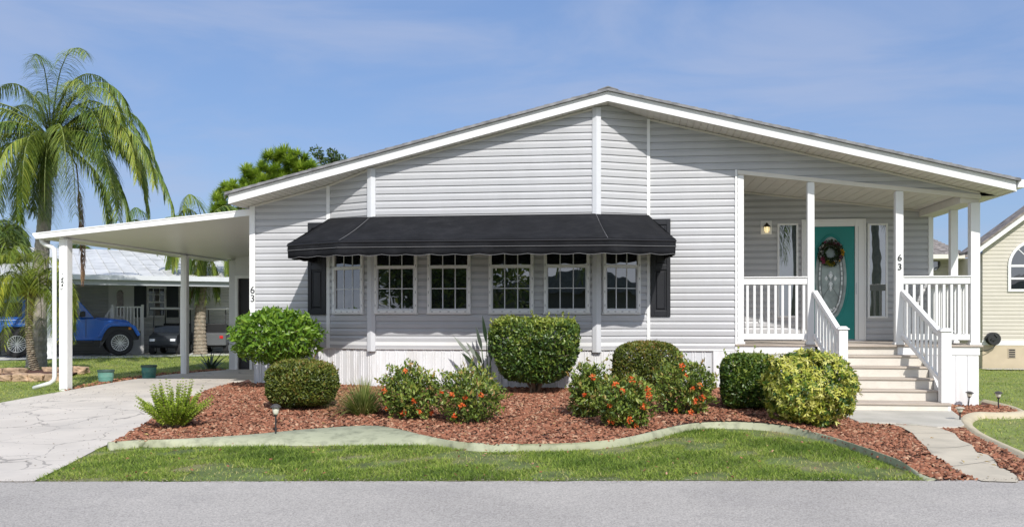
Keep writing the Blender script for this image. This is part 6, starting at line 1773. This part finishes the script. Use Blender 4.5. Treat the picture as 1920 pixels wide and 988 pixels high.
# ---------------------------------------------------------------- across the road (mirrored in the windows)
ac = empty('opposite_house', (-2, -30, 0)); tag(ac, 'low pale house across the road mirrored in the bay windows', 'house')
OI = Matrix.Translation((2, 30, 0))
def oc(mb, nm, m, par=None):
    o = mb.build(nm, m, par or ac)
    if par is None: o.matrix_parent_inverse = OI
    return o
mb = MB(); mb.box(-9, 5, -38, -30, 0, 2.9); ow = oc(mb, 'wall', mat('opposite_wall', (.16, .15, .13), .7, var=.05))
mb = MB(); mb.prism([(-9.6, 2.85), (5.6, 2.85), (-2, 4.6)], -38.5, -29.3, lambda u, v, w: (u, w, v)); oc(mb, 'roof', SHINGLE)
for x in (-7, -2.6, 1.6):
    mb = MB(); mb.box(x, x + 1.3, -29.99, -29.94, 1.1, 2.4); f = oc(mb, 'window', WHITE)
    mb = MB(); mb.box(x + .08, x + 1.22, -29.935, -29.93, 1.18, 2.32); mb.build('pane', GLASS, f)
mb = MB(); mb.box(-.6, .4, -29.99, -29.95, .3, 2.4); oc(mb, 'door', WHITE)
def plain_palm(x, y, h, lab, seed):
    root = empty('queen_palm', (x, y, 0)); tag(root, lab, 'palm tree')
    mb = MB(); mb.tube([(0, 0, -.1), (.15, 0, h * .5), (0, 0, h)], [.22, .17, .14], 10); mb.build('trunk', TRK, root, smooth=True)
    fr = [dict(base=Vector((0, 0, h)), az=k * 2.399 + seed, elev=R(70 - 95 * k / 16), L=2.9, droop=2, leaf_l=.6, nleaf=40, hang=2.4, wd=.04) for k in range(16)]
    palm_crown('crown', fr, PALMG, root)
plain_palm(6.85, -5.0, 6.0, 'queen palm across the road mirrored in the left door sidelight', 0)
plain_palm(10.0, -5.2, 6.4, 'queen palm across the road mirrored in the right door sidelight', 1)
plain_palm(-1.2, -9.0, 5.0, 'queen palm across the road mirrored in the middle bay windows', 2)

def backdrop_tree(x, y, h, r, lab, seed):
    root = empty('broadleaf_tree', (x, y, 0)); tag(root, lab, 'tree')
    rs = np.random.default_rng(seed); n = 9000
    C = rs.normal(0, .45, (26, 3)) * np.array([[r, r, h * .32]]) + np.array([[0, 0, h * .5]])
    P = C[rs.integers(0, 26, n)] + unit(rs.normal(0, 1, (n, 3))) * rs.uniform(.3, 1, (n, 1)) * r * .45; P[:, 2] = np.maximum(P[:, 2], .1)
    V, F = leaf_geo(P, rs.normal(0, 1, (n, 3)), rs.normal(0, 1, (n, 3)), .28, .16)
    np_mesh('crown', V, F, DK, root, np.repeat(rs.random(n), 4))
    mb = MB(); mb.tube([(0, 0, -.1), (0, 0, h * .6)], [.25, .12], 8); mb.build('trunk', BARK, root)
backdrop_tree(-8.0, -12.0, 6.5, 3.2, 'dark leafy tree across the road mirrored in the second bay window', 1)
backdrop_tree(-13.5, -13.0, 6.0, 3.4, 'dark leafy tree across the road mirrored in the leftmost bay window', 2)

def side_house(x, lab):
    o = empty('opposite_house', (x, -14, 0)); tag(o, lab, 'house')
    mb = MB(); mb.box(-6, 6, -7, 0, 0, 2.9); mb.build('wall', MATS['opposite_wall'], o)
    mb = MB(); mb.prism([(-6.5, 2.85), (6.5, 2.85), (0, 4.6)], -7.4, .6, lambda u, v, w: (u, w, v)); mb.build('roof', SHINGLE, o)
side_house(30, 'low dark house far right across the road mirrored in the rightmost bay window')
side_house(-38, 'low dark house far left across the road mirrored in the leftmost bay window')
backdrop_tree(20, -9.0, 5.0, 2.4, 'leafy tree right across the road mirrored in the rightmost bay window', 4)
backdrop_tree(-28, -9.0, 5.0, 2.8, 'leafy tree far left across the road mirrored in the leftmost bay window', 5)
